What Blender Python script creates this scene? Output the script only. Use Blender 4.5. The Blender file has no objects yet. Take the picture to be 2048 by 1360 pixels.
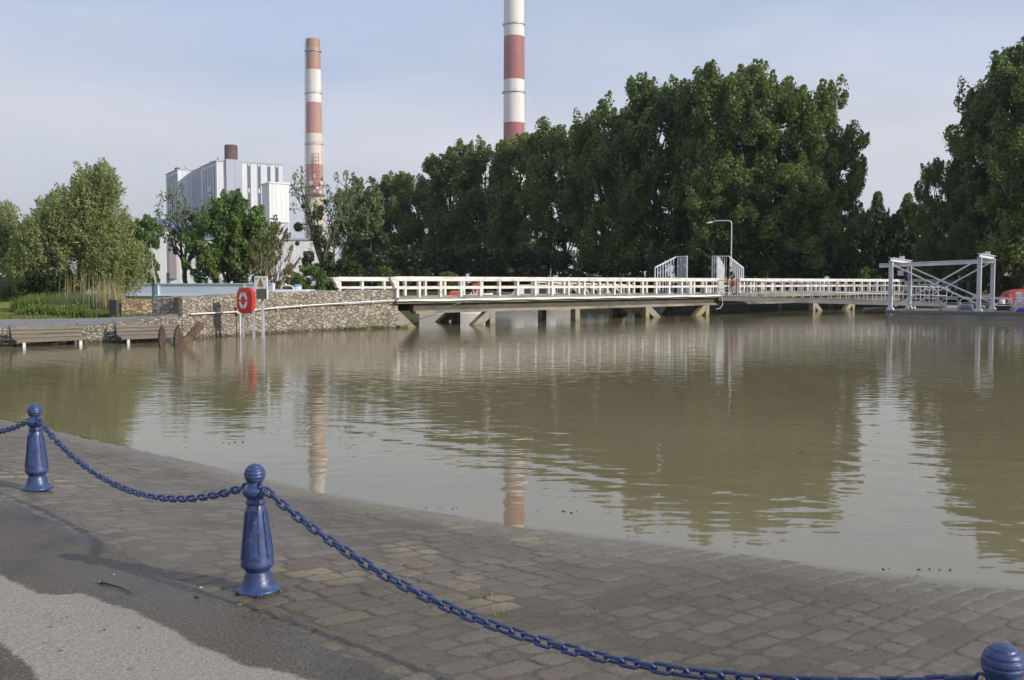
import bpy, math, random
import numpy as np
from mathutils import Vector, Matrix
R = math.radians
S = bpy.context.scene
COL = S.collection
# ------------------------------------------------------------ camera
H = 1.95                      # eye height above the water (z = 0)
F = 2048 * 35 / 36            # focal length in photo pixels
PITCH = math.atan(115 / F)
cd = bpy.data.cameras.new("camera"); cam = bpy.data.objects.new("camera", cd); COL.objects.link(cam)
cam.location = (0, 0, H); cam.rotation_euler = (math.pi / 2 - PITCH, 0, 0)
cd.lens = 35; cd.sensor_width = 36; cd.clip_start = 0.1; cd.clip_end = 9000
S.camera = cam
# ------------------------------------------------------------ sky, sun, exposure
SUN_EL, SUN_AZ = R(24), math.atan2(.889, -.458)      # azimuth clockwise from +Y
w = bpy.data.worlds.new("World"); S.world = w; w.use_nodes = True
nt = w.node_tree; nt.nodes.clear()
def N(nt, t, **k):
    n = nt.nodes.new(t)
    for a, b in k.items():
        if a in n.inputs: n.inputs[a].default_value = b
        else: setattr(n, a, b)
    return n
sky = N(nt, 'ShaderNodeTexSky', sky_type='NISHITA', sun_disc=False)
sky.sun_elevation = SUN_EL; sky.sun_rotation = SUN_AZ; sky.air_density = 1.0; sky.dust_density = 1.5; sky.ozone_density = 1.5
tc = N(nt, 'ShaderNodeTexCoord')
mp = N(nt, 'ShaderNodeMapping'); mp.inputs['Scale'].default_value = (1.1, 1.6, 5.0); mp.inputs['Rotation'].default_value = (0, R(14), 0)
nz = N(nt, 'ShaderNodeTexNoise', Scale=2.2, Detail=7.0, Roughness=.55, Distortion=.6)
cr = N(nt, 'ShaderNodeMapRange'); cr.inputs[1].default_value = .38; cr.inputs[2].default_value = .72
cr.inputs[3].default_value = .78; cr.inputs[4].default_value = 1.0
mx = N(nt, 'ShaderNodeMix', data_type='RGBA')
mx2 = N(nt, 'ShaderNodeMix', data_type='RGBA'); mx2.inputs[6].default_value = (4.95, 5.75, 7.65, 1); mx2.inputs[7].default_value = (7.0, 7.15, 7.7, 1)
nz2 = N(nt, 'ShaderNodeTexNoise', Scale=1.5, Detail=6.0, Roughness=.5); mp2 = N(nt, 'ShaderNodeMapping'); mp2.inputs['Scale'].default_value = (1.0, 1.0, 3.2); mp2.inputs['Rotation'].default_value = (0, R(-24), R(30))
sxyz = N(nt, 'ShaderNodeSeparateXYZ'); elv = N(nt, 'ShaderNodeMapRange'); elv.inputs[1].default_value = .30; elv.inputs[2].default_value = .02; elv.inputs[3].default_value = -.28; elv.inputs[4].default_value = .30
ad = N(nt, 'ShaderNodeMath', operation='ADD'); mr2 = N(nt, 'ShaderNodeMapRange'); mr2.inputs[1].default_value = .36; mr2.inputs[2].default_value = .60
nt.links.new(tc.outputs['Generated'], mp2.inputs[0]); nt.links.new(mp2.outputs[0], nz2.inputs['Vector']); nt.links.new(tc.outputs['Generated'], sxyz.inputs[0]); nt.links.new(sxyz.outputs[2], elv.inputs[0])
nt.links.new(nz2.outputs[0], ad.inputs[0]); nt.links.new(elv.outputs[0], ad.inputs[1]); nt.links.new(ad.outputs[0], mr2.inputs[0]); nt.links.new(mr2.outputs[0], mx2.inputs[0]); nt.links.new(mx2.outputs[2], mx.inputs[7])
bg = N(nt, 'ShaderNodeBackground', Strength=.10)
wo = N(nt, 'ShaderNodeOutputWorld')
L = nt.links.new
L(tc.outputs['Generated'], mp.inputs['Vector']); L(mp.outputs[0], nz.inputs['Vector']); L(nz.outputs[0], cr.inputs[0])
L(cr.outputs[0], mx.inputs[0]); L(sky.outputs[0], mx.inputs[6]); L(mx.outputs[2], bg.inputs[0]); L(bg.outputs[0], wo.inputs[0])
sd = bpy.data.lights.new("sun", 'SUN'); sd.energy = 3.9; sd.angle = R(.6); sd.color = (1, .93, .83)
sun = bpy.data.objects.new("sun", sd); COL.objects.link(sun)
sv = Vector((math.sin(SUN_AZ) * math.cos(SUN_EL), math.cos(SUN_AZ) * math.cos(SUN_EL), math.sin(SUN_EL)))
sun.rotation_euler = sv.to_track_quat('Z', 'Y').to_euler(); sun.location = (20, -20, 40)
S.view_settings.view_transform = 'Standard'; S.view_settings.look = 'None'
S.view_settings.exposure = 0.15; S.view_settings.gamma = 1.0
S.cycles.max_bounces = 6; S.cycles.transparent_max_bounces = 8
S.cycles.caustics_reflective = False; S.cycles.caustics_refractive = False

# ------------------------------------------------------------ survey helpers (photo pixel -> place)
def ray(px, py):
    xc = (px - 1024) / F; yc = -(py - 680) / F
    c, s = math.cos(PITCH), math.sin(PITCH)
    return Vector((xc, c + yc * s, -s + yc * c))
def at(px, py, Y):
    d = ray(px, py); t = Y / d.y
    return Vector((0, 0, H)) + d * t
def ground(px, py, z=0.0):
    d = ray(px, py); t = (z - H) / d.z
    return Vector((0, 0, H)) + d * t
def zat(py, Y, px=1024): return at(px, py, Y).z
def xat(px, Y, py=565): return at(px, py, Y).x

# ------------------------------------------------------------ mesh helpers
WL = {}
class MB:
    def __init__(s): s.v = []; s.f = []; s.m = []; s.mi = 0
    def add(s, vs, fs):
        n = len(s.v); s.v += [tuple(v) for v in vs]
        for f in fs: s.f.append([i + n for i in f]); s.m.append(s.mi)
        return s
    def box(s, c, d, ax=None):
        c = Vector(c); ax = ax or (Vector((1, 0, 0)), Vector((0, 1, 0)), Vector((0, 0, 1)))
        vs = [c + ax[0] * (d[0] / 2 * i) + ax[1] * (d[1] / 2 * j) + ax[2] * (d[2] / 2 * k) for k in (-1, 1) for j in (-1, 1) for i in (-1, 1)]
        return s.add(vs, [(0, 2, 3, 1), (4, 5, 7, 6), (0, 1, 5, 4), (2, 6, 7, 3), (0, 4, 6, 2), (1, 3, 7, 5)])
    def bar(s, a, b, w, h, up=(0, 0, 1)):
        a = Vector(a); b = Vector(b); t = (b - a); l = t.length; t.normalize(); up = Vector(up)
        if abs(t.dot(up)) > .99: up = Vector((1, 0, 0)) if abs(t.x) < .9 else Vector((0, 1, 0))
        x = t.cross(up).normalized(); z = x.cross(t).normalized()
        return s.box((a + b) / 2, (l, w, h), (t, x, z))
    def tube(s, pts, r, n=8, closed=False):
        pts = [Vector(p) for p in pts]; m = len(pts); rs = r if hasattr(r, '__len__') else [r] * m
        vs = []; fs = []; ref = None
        for i, p in enumerate(pts):
            if closed: t = pts[(i + 1) % m] - pts[i - 1]
            else: t = pts[min(i + 1, m - 1)] - pts[max(i - 1, 0)]
            t.normalize()
            if ref is None: ref = Vector((0, 0, 1)) if abs(t.z) < .9 else Vector((1, 0, 0))
            x = t.cross(ref).normalized(); y = t.cross(x).normalized(); ref = -y if (-y).dot(ref) > 0 else y
            for k in range(n):
                a = 2 * math.pi * k / n
                vs.append(p + x * (rs[i] * math.cos(a)) + y * (rs[i] * math.sin(a)))
        for i in range(m if closed else m - 1):
            for k in range(n):
                j = (i + 1) % m
                fs.append((i * n + k, i * n + (k + 1) % n, j * n + (k + 1) % n, j * n + k))
        if not closed: fs.append(tuple(range(n))[::-1]); fs.append(tuple((m - 1) * n + k for k in range(n)))
        return s.add(vs, fs)
    def lathe(s, prof, n=24, c=(0, 0, 0), ax=None, cap=True):
        c = Vector(c); ax = ax or (Vector((1, 0, 0)), Vector((0, 1, 0)), Vector((0, 0, 1)))
        vs = []; fs = []
        for r, z in prof:
            for k in range(n):
                a = 2 * math.pi * k / n
                vs.append(c + ax[0] * (r * math.cos(a)) + ax[1] * (r * math.sin(a)) + ax[2] * z)
        for i in range(len(prof) - 1):
            for k in range(n): fs.append((i * n + k, i * n + (k + 1) % n, (i + 1) * n + (k + 1) % n, (i + 1) * n + k))
        if cap: fs.append(tuple(range(n))[::-1]); fs.append(tuple((len(prof) - 1) * n + k for k in range(n)))
        return s.add(vs, fs)
    def prism(s, poly, th, o, ua, ub):
        o = Vector(o); ua = Vector(ua); ub = Vector(ub); un = ua.cross(ub).normalized(); n = len(poly)
        vs = [o + ua * a + ub * b + un * (th / 2 * k) for k in (-1, 1) for a, b in poly]
        fs = [tuple(range(n))[::-1], tuple(range(n, 2 * n))] + [(i, (i + 1) % n, n + (i + 1) % n, n + i) for i in range(n)]
        return s.add(vs, fs)
    def build(s, name, mat, parent=None, smooth=False, bevel=0, auto=None):
        off = WL.get(parent.name, Vector()) if parent else Vector()
        me = bpy.data.meshes.new(name)
        me.from_pydata([(a[0] - off.x, a[1] - off.y, a[2] - off.z) for a in s.v], [], s.f)
        mats = mat if isinstance(mat, (list, tuple)) else [mat]
        for m in mats: me.materials.append(m)
        if len(mats) > 1: me.polygons.foreach_set('material_index', s.m)
        if smooth:
            me.polygons.foreach_set('use_smooth', [True] * len(me.polygons))
            if auto: me.set_sharp_from_angle(angle=R(auto))
        me.update()
        o = bpy.data.objects.new(name, me); COL.objects.link(o)
        if parent: o.parent = parent
        WL[o.name] = off
        if bevel:
            b = o.modifiers.new('bevel', 'BEVEL'); b.width = bevel; b.segments = 2; b.limit_method = 'ANGLE'; b.angle_limit = R(40)
        return o
def tag(o, label=None, cat=None, group=None, kind=None):
    if label: o['label'] = label
    if cat: o['category'] = cat
    if group: o['group'] = group
    if kind: o['kind'] = kind
    return o
def thing(name, label, cat, loc=(0, 0, 0), group=None):
    o = bpy.data.objects.new(name, None); COL.objects.link(o); o.location = loc; o.empty_display_size = .2
    WL[o.name] = Vector(loc)
    return tag(o, label, cat, group)
def struct(o): o['kind'] = 'structure'; return o
CH = {}
def copy_tree(o, parent=None):
    c = o.copy(); COL.objects.link(c)
    if parent: c.parent = parent
    for ch in list(o.children): copy_tree(ch, c)
    return c
def npmesh(name, verts, faces, mat, attrs=None, smooth=True, parent=None, fattrs=None):
    me = bpy.data.meshes.new(name); nv = len(verts); nf, k = faces.shape
    me.vertices.add(nv); me.vertices.foreach_set('co', np.ascontiguousarray(verts, dtype=np.float32).ravel())
    me.loops.add(nf * k); me.loops.foreach_set('vertex_index', np.ascontiguousarray(faces, dtype=np.int32).ravel())
    me.polygons.add(nf); me.polygons.foreach_set('loop_start', np.arange(0, nf * k, k, dtype=np.int32))
    me.polygons.foreach_set('use_smooth', np.full(nf, smooth))
    for a, d, dom in [(a, d, 'POINT') for a, d in (attrs or {}).items()] + [(a, d, 'FACE') for a, d in (fattrs or {}).items()]:
        at_ = me.attributes.new(a, 'FLOAT', dom); at_.data.foreach_set('value', np.ascontiguousarray(d, dtype=np.float32).ravel())
    me.materials.append(mat); me.update(calc_edges=True); me.validate()
    o = bpy.data.objects.new(name, me); COL.objects.link(o)
    if parent: o.parent = parent
    WL[o.name] = WL.get(parent.name, Vector()) if parent else Vector()
    return o
def grid_faces(nu, nv):
    i = np.arange(nu - 1)[:, None] * nv + np.arange(nv - 1)[None, :]
    return np.stack([i, i + nv, i + nv + 1, i + 1], -1).reshape(-1, 4)
def vnoise(x, y, seed=0):
    r = np.random.RandomState(seed).rand(256, 256)
    xi = np.floor(x).astype(int); yi = np.floor(y).astype(int); fx = x - xi; fy = y - yi
    fx = fx * fx * (3 - 2 * fx); fy = fy * fy * (3 - 2 * fy)
    g = lambda a, b: r[a % 256, b % 256]
    return (g(xi, yi) * (1 - fx) + g(xi + 1, yi) * fx) * (1 - fy) + (g(xi, yi + 1) * (1 - fx) + g(xi + 1, yi + 1) * fx) * fy
def fbm(x, y, seed=0, o=4):
    s = 0; a = .5
    for i in range(o): s = s + a * vnoise(x * 2 ** i, y * 2 ** i, seed + i); a *= .5
    return s
def sstep(a, b, x):
    t = np.clip((x - a) / (b - a), 0, 1); return t * t * (3 - 2 * t)
def sdist(poly, X, Y):          # signed distance, positive inside
    d = np.full(X.shape, 1e9); ins = np.zeros(X.shape, bool); n = len(poly)
    for i in range(n):
        ax, ay = poly[i][:2]; bx, by = poly[(i + 1) % n][:2]; dx, dy = bx - ax, by - ay
        t = np.clip(((X - ax) * dx + (Y - ay) * dy) / (dx * dx + dy * dy + 1e-12), 0, 1)
        d = np.minimum(d, np.hypot(X - ax - t * dx, Y - ay - t * dy))
        c = ((ay > Y) != (by > Y)) & (X < (bx - ax) * (Y - ay) / ((by - ay) if by != ay else 1e-12) + ax)
        ins ^= c
    return np.where(ins, d, -d)

# ------------------------------------------------------------ material helpers
def newmat(name):
    m = bpy.data.materials.new(name); m.use_nodes = True; m.node_tree.nodes.clear()
    o = N(m.node_tree, 'ShaderNodeOutputMaterial'); return m, m.node_tree, o
def rgb(c): return (c[0], c[1], c[2], 1)
def mixc(nt, a, b, fac, blend='MIX'):
    m = N(nt, 'ShaderNodeMix', data_type='RGBA', blend_type=blend)
    for s, v in ((6, a), (7, b), (0, fac)):
        if hasattr(v, 'is_output'): nt.links.new(v, m.inputs[s])
        else: m.inputs[s].default_value = rgb(v) if s else v
    return m.outputs[2]
def maprange(nt, v, a, b, c=0., d=1.):
    m = N(nt, 'ShaderNodeMapRange'); nt.links.new(v, m.inputs[0])
    for i, q in enumerate((a, b, c, d)): m.inputs[i + 1].default_value = q
    return m.outputs[0]
def math_(nt, op, a, b=None):
    m = N(nt, 'ShaderNodeMath', operation=op)
    for i, v in enumerate((a, b)):
        if v is None: continue
        if hasattr(v, 'is_output'): nt.links.new(v, m.inputs[i])
        else: m.inputs[i].default_value = v
    return m.outputs[0]
def noise(nt, sc, vec=None, detail=5., rough=.55, stretch=None, dist=0., coord='Object'):
    n = N(nt, 'ShaderNodeTexNoise', Scale=sc, Detail=detail, Roughness=rough, Distortion=dist)
    if vec is None: vec = N(nt, 'ShaderNodeTexCoord').outputs[coord]
    if stretch:
        m = N(nt, 'ShaderNodeMapping'); m.inputs['Scale'].default_value = stretch; nt.links.new(vec, m.inputs[0]); vec = m.outputs[0]
    nt.links.new(vec, n.inputs['Vector']); return n.outputs[0]
def attr(nt, name):
    return N(nt, 'ShaderNodeAttribute', attribute_name=name).outputs['Fac']
def bump(nt, hgt, dist, strength=1.):
    b = N(nt, 'ShaderNodeBump', Strength=strength, Distance=dist); nt.links.new(hgt, b.inputs['Height']); return b.outputs[0]
def pbsdf(nt, out, col, rough=.5, metal=0., spec=.5, normal=None):
    p = N(nt, 'ShaderNodeBsdfPrincipled'); p.inputs['Metallic'].default_value = metal; p.inputs['Specular IOR Level'].default_value = spec
    for k, v in (('Base Color', col), ('Roughness', rough)):
        if hasattr(v, 'is_output'): nt.links.new(v, p.inputs[k])
        else: p.inputs[k].default_value = rgb(v) if k[0] == 'B' else v
    if normal: nt.links.new(normal, p.inputs['Normal'])
    if out: nt.links.new(p.outputs[0], out.inputs[0])
    return p
def mat(name, col, rough=.55, var=.18, sc=4., dirt=None, dirt_sc=1.5, dirt_lo=.5, dirt_hi=.7, stretch=None, bmp=0., bsc=None, metal=0., spec=.5):
    m, nt, o = newmat(name)
    n = noise(nt, sc, stretch=stretch)
    c = mixc(nt, [x * (1 - var) for x in col], [min(1, x * (1 + var)) for x in col], maprange(nt, n, .3, .7))
    if dirt:
        d = noise(nt, dirt_sc, stretch=stretch, detail=8., rough=.65)
        c = mixc(nt, c, dirt, maprange(nt, d, dirt_lo, dirt_hi))
    nb = bump(nt, noise(nt, bsc or sc * 4, stretch=stretch), bmp) if bmp else None
    pbsdf(nt, o, c, rough, metal, spec, nb)
    return m
# ============================================================ SETTING: slipway, asphalt, water, terrain
ZB = .27                       # level of the quay asphalt
P1 = ground(75, 978, ZB); P2 = ground(517, 1182, ZB); P3 = at(2005, 1285, 2.75)
P3.z = ZB
E2 = (P3 - P1).normalized(); NN = Vector((-E2.y, E2.x, 0))       # along the bollard line / towards the water
if NN.y < 0: NN = -NN
def st(x, y): return (x - P2.x) * E2.x + (y - P2.y) * E2.y, (x - P2.x) * NN.x + (y - P2.y) * NN.y
_edge = [(-300, 770), (0, 838), (110, 862), (230, 890), (400, 930), (620, 984), (820, 1022), (1010, 1052), (1300, 1088), (1600, 1132), (1830, 1160), (2047, 1182)]
_se = [st(*ground(a, b, 0).xy) for a, b in _edge]
_se.sort()
SX = [a for a, b in _se]; ST = [b for a, b in _se]
SX = [SX[0] - 20] + SX + [SX[-1] + 3, SX[-1] + 20]; ST = [ST[0] - .3] + ST + [ST[-1] + 1.0, ST[-1] + 2.5]
def wS(s): return np.interp(s, SX, ST)
def slipz(s, t): return np.where(t > 0, ZB * (1 - np.maximum(t, 0) / wS(s)), ZB + np.minimum(.05, -t * .012))
def xy(s, t): return P2.x + s * E2.x + t * NN.x, P2.y + s * E2.y + t * NN.y

# --- cobbled slipway: one displaced sheet of setts
s_ = np.arange(-13, 5.6, .0125); t_ = np.arange(-.50, 6.2, .0125)
Sg, Tg = np.meshgrid(s_, t_, indexing='ij')
keep_t = Tg
a_, b_ = .235, .15
sw = Sg + .030 * (vnoise(Sg * 1.1, Tg * 1.1, 3) - .5) + .012 * (vnoise(Sg * 5, Tg * 5, 4) - .5)
ci = np.floor(sw / b_); rs = np.random.RandomState(7).rand(4096)
ph = rs[(ci.astype(int) * 37) % 4096]; ph2 = rs[(ci.astype(int) * 91 + 5) % 4096]
tw = Tg / a_ + ph * 3 + .10 * (sw / b_ - ci - .5) * (ph2 - .5) * 2 + .18 * np.sin(2 * np.pi * (Tg / a_ * .37 + ph2)) + .05 * (vnoise(Sg * 6, Tg * 6, 5) - .5)
cj = np.floor(tw); h1 = rs[(ci.astype(int) * 131 + cj.astype(int) * 57) % 4096]; h2 = rs[(ci.astype(int) * 17 + cj.astype(int) * 211 + 9) % 4096]
h3 = rs[(ci.astype(int) * 71 + cj.astype(int) * 113 + 29) % 4096]
p_ = (sw / b_ - ci - .5); q_ = (tw - cj - .5)
rc = .055
ax_ = np.abs(p_) * b_ - (b_ / 2 - rc); ay_ = np.abs(q_) * a_ - (a_ / 2 - rc)
dd = np.hypot(np.maximum(ax_, 0), np.maximum(ay_, 0)) + np.minimum(np.maximum(ax_, ay_), 0) - rc
dd = dd + .010 * (vnoise(Sg * 22, Tg * 22, 6) - .5)
edge = sstep(-.004, -.015, dd)
silt = fbm(Sg * .8, Tg * .8, 11)
silt = np.clip((silt - .22) * 2.2, 0, 1)
hs = edge * (.0135 + .007 * (h1 - .5)) + (h2 - .5) * .05 * p_ * b_ + (h3 - .5) * .05 * q_ * a_
mud = .003 + .012 * silt + .004 * (vnoise(Sg * 9, Tg * 9, 8) - .5)
isstone = (hs > mud).astype(float)
k_ = 300.
hh = np.log(np.exp(hs * k_) + np.exp(mud * k_)) / k_
hh = hh + .0022 * (vnoise(Sg * 40, Tg * 40, 9) - .5) + .030 * (fbm(Sg * .8, Tg * .8, 15) - .47)
Xg, Yg = xy(Sg, Tg); Zg = slipz(Sg, Tg) + hh - .012 - .03 * sstep(-.24, -.34, Tg)
pale = sstep(.60, .70, fbm(Sg * .55 + 3.3, Tg * .9 + 1.7, 21)) * (h2 > .35) * edge
for (ppx, ppy, rad) in ((640, 1165, .55), (880, 1165, .30), (1000, 1215, .30), (860, 1095, .4)):
    gx = ground(ppx, ppy, .15)
    pale = np.maximum(pale, np.exp(-((Xg - gx.x) ** 2 + (Yg - gx.y) ** 2) / (rad * .6) ** 2) * (h3 > .45) * edge)
m, nt, o = newmat('cobble')
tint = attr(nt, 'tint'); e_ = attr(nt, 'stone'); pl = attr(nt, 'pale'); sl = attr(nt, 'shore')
c = mixc(nt, (.118, .098, .072), (.178, .151, .114), tint)
c = mixc(nt, c, (.27, .215, .135), math_(nt, 'MULTIPLY', attr(nt, 'rim'), maprange(nt, noise(nt, 1.1, detail=4.), .38, .62, .08, .75)))
c = mixc(nt, c, (.40, .31, .185), math_(nt, 'MULTIPLY', pl, .5))
c = mixc(nt, (.122, .102, .076), c, e_)
c = mixc(nt, c, mixc(nt, (.74, .72, .68), (1.10, 1.10, 1.10), maprange(nt, noise(nt, .42, detail=6., rough=.6), .38, .60)), 1., 'MULTIPLY')
c = mixc(nt, c, (.115, .108, .055), math_(nt, 'MULTIPLY', maprange(nt, noise(nt, 1.3, detail=8.), .60, .72), .7))
c = mixc(nt, c, (.030, .025, .019), math_(nt, 'MULTIPLY', attr(nt, 'joint'), maprange(nt, noise(nt, 2.6, detail=5.), .38, .66, .04, .60)))
g = noise(nt, 110., detail=3., rough=.7)
c = mixc(nt, c, mixc(nt, (.35, .35, .35), (1.8, 1.75, 1.65), maprange(nt, g, .33, .67)), .7, 'MULTIPLY')
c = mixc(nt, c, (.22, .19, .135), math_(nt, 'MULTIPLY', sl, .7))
c = mixc(nt, c, (.36, .31, .22), math_(nt, 'MULTIPLY', attr(nt, 'under'), .85))  # submerged setts painted paler to make up for light lost through the water
c = mixc(nt, c, (.06, .06, .03), maprange(nt, noise(nt, 4.3, detail=9., rough=.7), .67, .72, 0, .8))
ro = math_(nt, 'ADD', maprange(nt, noise(nt, 2.2, detail=6.), .35, .65, .30, .56), math_(nt, 'MULTIPLY', sl, -.34))
pbsdf(nt, o, c, ro, 0, .34, bump(nt, noise(nt, 70., detail=5., rough=.7), .006))
COBBLE = m
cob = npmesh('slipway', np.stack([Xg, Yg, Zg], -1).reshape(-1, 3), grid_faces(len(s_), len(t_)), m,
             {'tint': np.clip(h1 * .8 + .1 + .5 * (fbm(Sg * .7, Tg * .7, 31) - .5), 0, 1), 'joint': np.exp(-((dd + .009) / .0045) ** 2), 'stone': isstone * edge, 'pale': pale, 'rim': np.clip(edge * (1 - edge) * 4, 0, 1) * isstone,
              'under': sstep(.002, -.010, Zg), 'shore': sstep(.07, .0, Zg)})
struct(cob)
# --- asphalt quay
s_ = np.arange(-14, 8, .035); t_ = np.arange(-9, -.19, .035)
Sg, Tg = np.meshgrid(s_, t_, indexing='ij')
Tg = Tg + np.where(Tg > -.25, .05 * (vnoise(Sg * 3, Sg * 0, 41) - .4) + .03 * (vnoise(Sg * 14, Sg * 0, 42) - .5), 0)
Xg, Yg = xy(Sg, Tg)
Zg = ZB + .004 + .02 * (fbm(Sg * .5, Tg * .5, 43) - .5) + .008 * sstep(-.35, -.19, Tg)
dry = [(-260, 1090), (0, 1150), (40, 1172), (70, 1188), (110, 1191), (160, 1188), (190, 1196), (225, 1211), (262, 1218), (300, 1240), (345, 1263), (375, 1285), (402, 1297), (430, 1305),
       (462, 1320), (490, 1334), (530, 1338), (575, 1348), (625, 1366), (780, 1430), (900, 1600), (300, 1600), (80, 1362), (62, 1340), (30, 1308), (0, 1285), (-260, 1180)]
dry = [ground(a, b, ZB).xy for a, b in dry]
dsd = sdist(dry, Xg, Yg)
dsd = dsd + .05 * (fbm(Xg * 3, Yg * 3, 47) - .47)
gl = np.zeros(Xg.shape)
for (ppx, ppy, rx) in ((60, 990, .5), (110, 1030, .4), (170, 1060, .3), (-60, 965, .8), (30, 960, .5), (300, 1180, .5), (640, 1300, .35), (420, 1150, .3)):
    q = ground(ppx, ppy, ZB); u_, v_ = st(q.x, q.y)
    gl = np.maximum(gl, np.exp(-((Sg - u_) / (rx * 1.6)) ** 2 - ((Tg - v_) / (rx * .55)) ** 2) * (1 if ppx < 200 else .45))
m, nt, o = newmat('asphalt')
d_ = attr(nt, 'dry'); gl_ = attr(nt, 'gloss')
fine = noise(nt, 85., detail=4., rough=.7); med = noise(nt, 28., detail=4.)
dn = math_(nt, 'ADD', d_, math_(nt, 'MULTIPLY', math_(nt, 'SUBTRACT', noise(nt, 26., detail=7., rough=.8), .5), .11))
df = maprange(nt, dn, -.012, .012)
wet = mixc(nt, (.044, .036, .026), (.205, .172, .130), maprange(nt, fine, .36, .66))
wet = mixc(nt, wet, (.040, .038, .036), maprange(nt, noise(nt, .9, detail=7., rough=.65), .48, .62, 0, .6))
wet = mixc(nt, wet, (.19, .165, .125), maprange(nt, noise(nt, 2.1, detail=9., rough=.7), .60, .74, 0, .5))
vo = N(nt, 'ShaderNodeTexVoronoi', Scale=62.); nt.links.new(N(nt, 'ShaderNodeTexCoord').outputs['Object'], vo.inputs['Vector'])
spk = maprange(nt, math_(nt, 'ADD', vo.outputs['Distance'], maprange(nt, N(nt, 'ShaderNodeSeparateColor').outputs[0] if False else vo.outputs['Color'], 0, 1, .5, -.08)), .18, .10)
wet = mixc(nt, wet, (.30, .28, .24), math_(nt, 'MULTIPLY', spk, .8))
dr = mixc(nt, (.21, .184, .146), (.43, .392, .325), maprange(nt, fine, .33, .67))
dr = mixc(nt, dr, (.12, .11, .10), maprange(nt, noise(nt, 19., detail=3.), .68, .74))
dr = mixc(nt, dr, (.50, .48, .43), math_(nt, 'MULTIPLY', spk, .6))
c = mixc(nt, wet, dr, df)
c = mixc(nt, c, (.045, .040, .034), math_(nt, 'MULTIPLY', gl_, .5))
ro = math_(nt, 'ADD', maprange(nt, df, 0, 1, .50, .85), math_(nt, 'MULTIPLY', gl_, -.28))
bs = math_(nt, 'MULTIPLY', math_(nt, 'ADD', fine, med), math_(nt, 'SUBTRACT', 1.1, math_(nt, 'MULTIPLY', gl_, .95)))
pb = pbsdf(nt, o, c, ro, 0, .4, bump(nt, bs, .006)); nt.links.new(math_(nt, 'ADD', .20, math_(nt, 'MULTIPLY', gl_, .35)), pb.inputs['Specular IOR Level'])
asp = npmesh('asphalt_quay', np.stack([Xg, Yg, Zg], -1).reshape(-1, 3), grid_faces(len(s_), len(t_)), m, {'dry': dsd, 'gloss': gl})
struct(asp)
# --- water: one sheet, finer at the shore; attribute 'depth' thins the muddy body over the setts
xs = np.concatenate([np.linspace(-260, -12, 40)[:-1], np.arange(-12, 7, .07), np.linspace(7, 300, 50)])
ys = np.concatenate([np.linspace(-12, 3, 8)[:-1], np.arange(3, 18, .07), np.linspace(18, 150, 60)])
Xg, Yg = np.meshgrid(xs, ys, indexing='ij'); sg, tg = st(Xg, Yg)
dep = np.clip(-slipz(sg, tg), -.05, 3)
dep = np.where(Yg < 25, dep, 1.0)
tsh = tg - wS(sg)
m, nt, o = newmat('water')
geo = N(nt, 'ShaderNodeNewGeometry').outputs['Position']
sp = N(nt, 'ShaderNodeSeparateXYZ'); nt.links.new(geo, sp.inputs[0])
dpt = attr(nt, 'depth'); sh = attr(nt, 'offshore')
far = maprange(nt, sp.outputs[1], 10, 27)
def ripple(sc, stretch, amp, detail=3., rough=.5, dist=0.):
    return math_(nt, 'MULTIPLY', math_(nt, 'SUBTRACT', noise(nt, sc, vec=geo, stretch=stretch, detail=detail, rough=rough, dist=dist), .5), amp)
patch = maprange(nt, noise(nt, .16, vec=geo, detail=3., stretch=(1, .6, 1)), .40, .62)
near_swell = ripple(1.3, (.8, 1.2, 1), .0040, 1.5)
midr = math_(nt, 'MULTIPLY', ripple(3.0, (.8, 1.5, 1), .0046, 1.5), maprange(nt, sh, .1, 1.5, .40, 1.))
swell = ripple(2.6, (.55, 1.2, 1), .0032, 2.)
fine_ = ripple(9., (.6, 1.3, 1), .0018, 3., .6)
# long low wavelets running in to the slipway
wv = N(nt, 'ShaderNodeMath', operation='SINE')
phs = math_(nt, 'ADD', math_(nt, 'MULTIPLY', sh, 8.5), math_(nt, 'MULTIPLY', noise(nt, .55, vec=geo, detail=3.), 13.))
nt.links.new(phs, wv.inputs[0])
wamp = math_(nt, 'MULTIPLY', maprange(nt, noise(nt, .30, vec=geo, detail=2.), .40, .62), math_(nt, 'MULTIPLY', maprange(nt, sh, .9, 2.4), maprange(nt, sh, 9., 4.5)))
wav = math_(nt, 'MULTIPLY', wv.outputs[0], math_(nt, 'MULTIPLY', wamp, .0019))
hsum = math_(nt, 'ADD', math_(nt, 'ADD', math_(nt, 'ADD', near_swell, midr), wav),
             math_(nt, 'ADD', math_(nt, 'MULTIPLY', swell, far), math_(nt, 'MULTIPLY', fine_, math_(nt, 'MULTIPLY', far, maprange(nt, patch, 0, 1, .45, 1.15)))))
nrm = bump(nt, hsum, 1.0)
body = mixc(nt, (.224, .186, .098), (.262, .220, .126), maprange(nt, noise(nt, .22, vec=geo, detail=4., stretch=(.6, 1, 1)), .35, .65))
df_ = N(nt, 'ShaderNodeBsdfDiffuse'); nt.links.new(body, df_.inputs[0])
tr = N(nt, 'ShaderNodeBsdfTransparent', Color=(.93, .91, .84, 1))
opa = maprange(nt, dpt, .0, .012, .62, 1.)
m1 = N(nt, 'ShaderNodeMixShader'); nt.links.new(opa, m1.inputs[0]); nt.links.new(tr.outputs[0], m1.inputs[1]); nt.links.new(df_.outputs[0], m1.inputs[2])
gl2 = N(nt, 'ShaderNodeBsdfGlossy', Roughness=.02); nt.links.new(nrm, gl2.inputs['Normal'])
fr = N(nt, 'ShaderNodeFresnel', IOR=1.85); nt.links.new(nrm, fr.inputs['Normal'])
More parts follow.
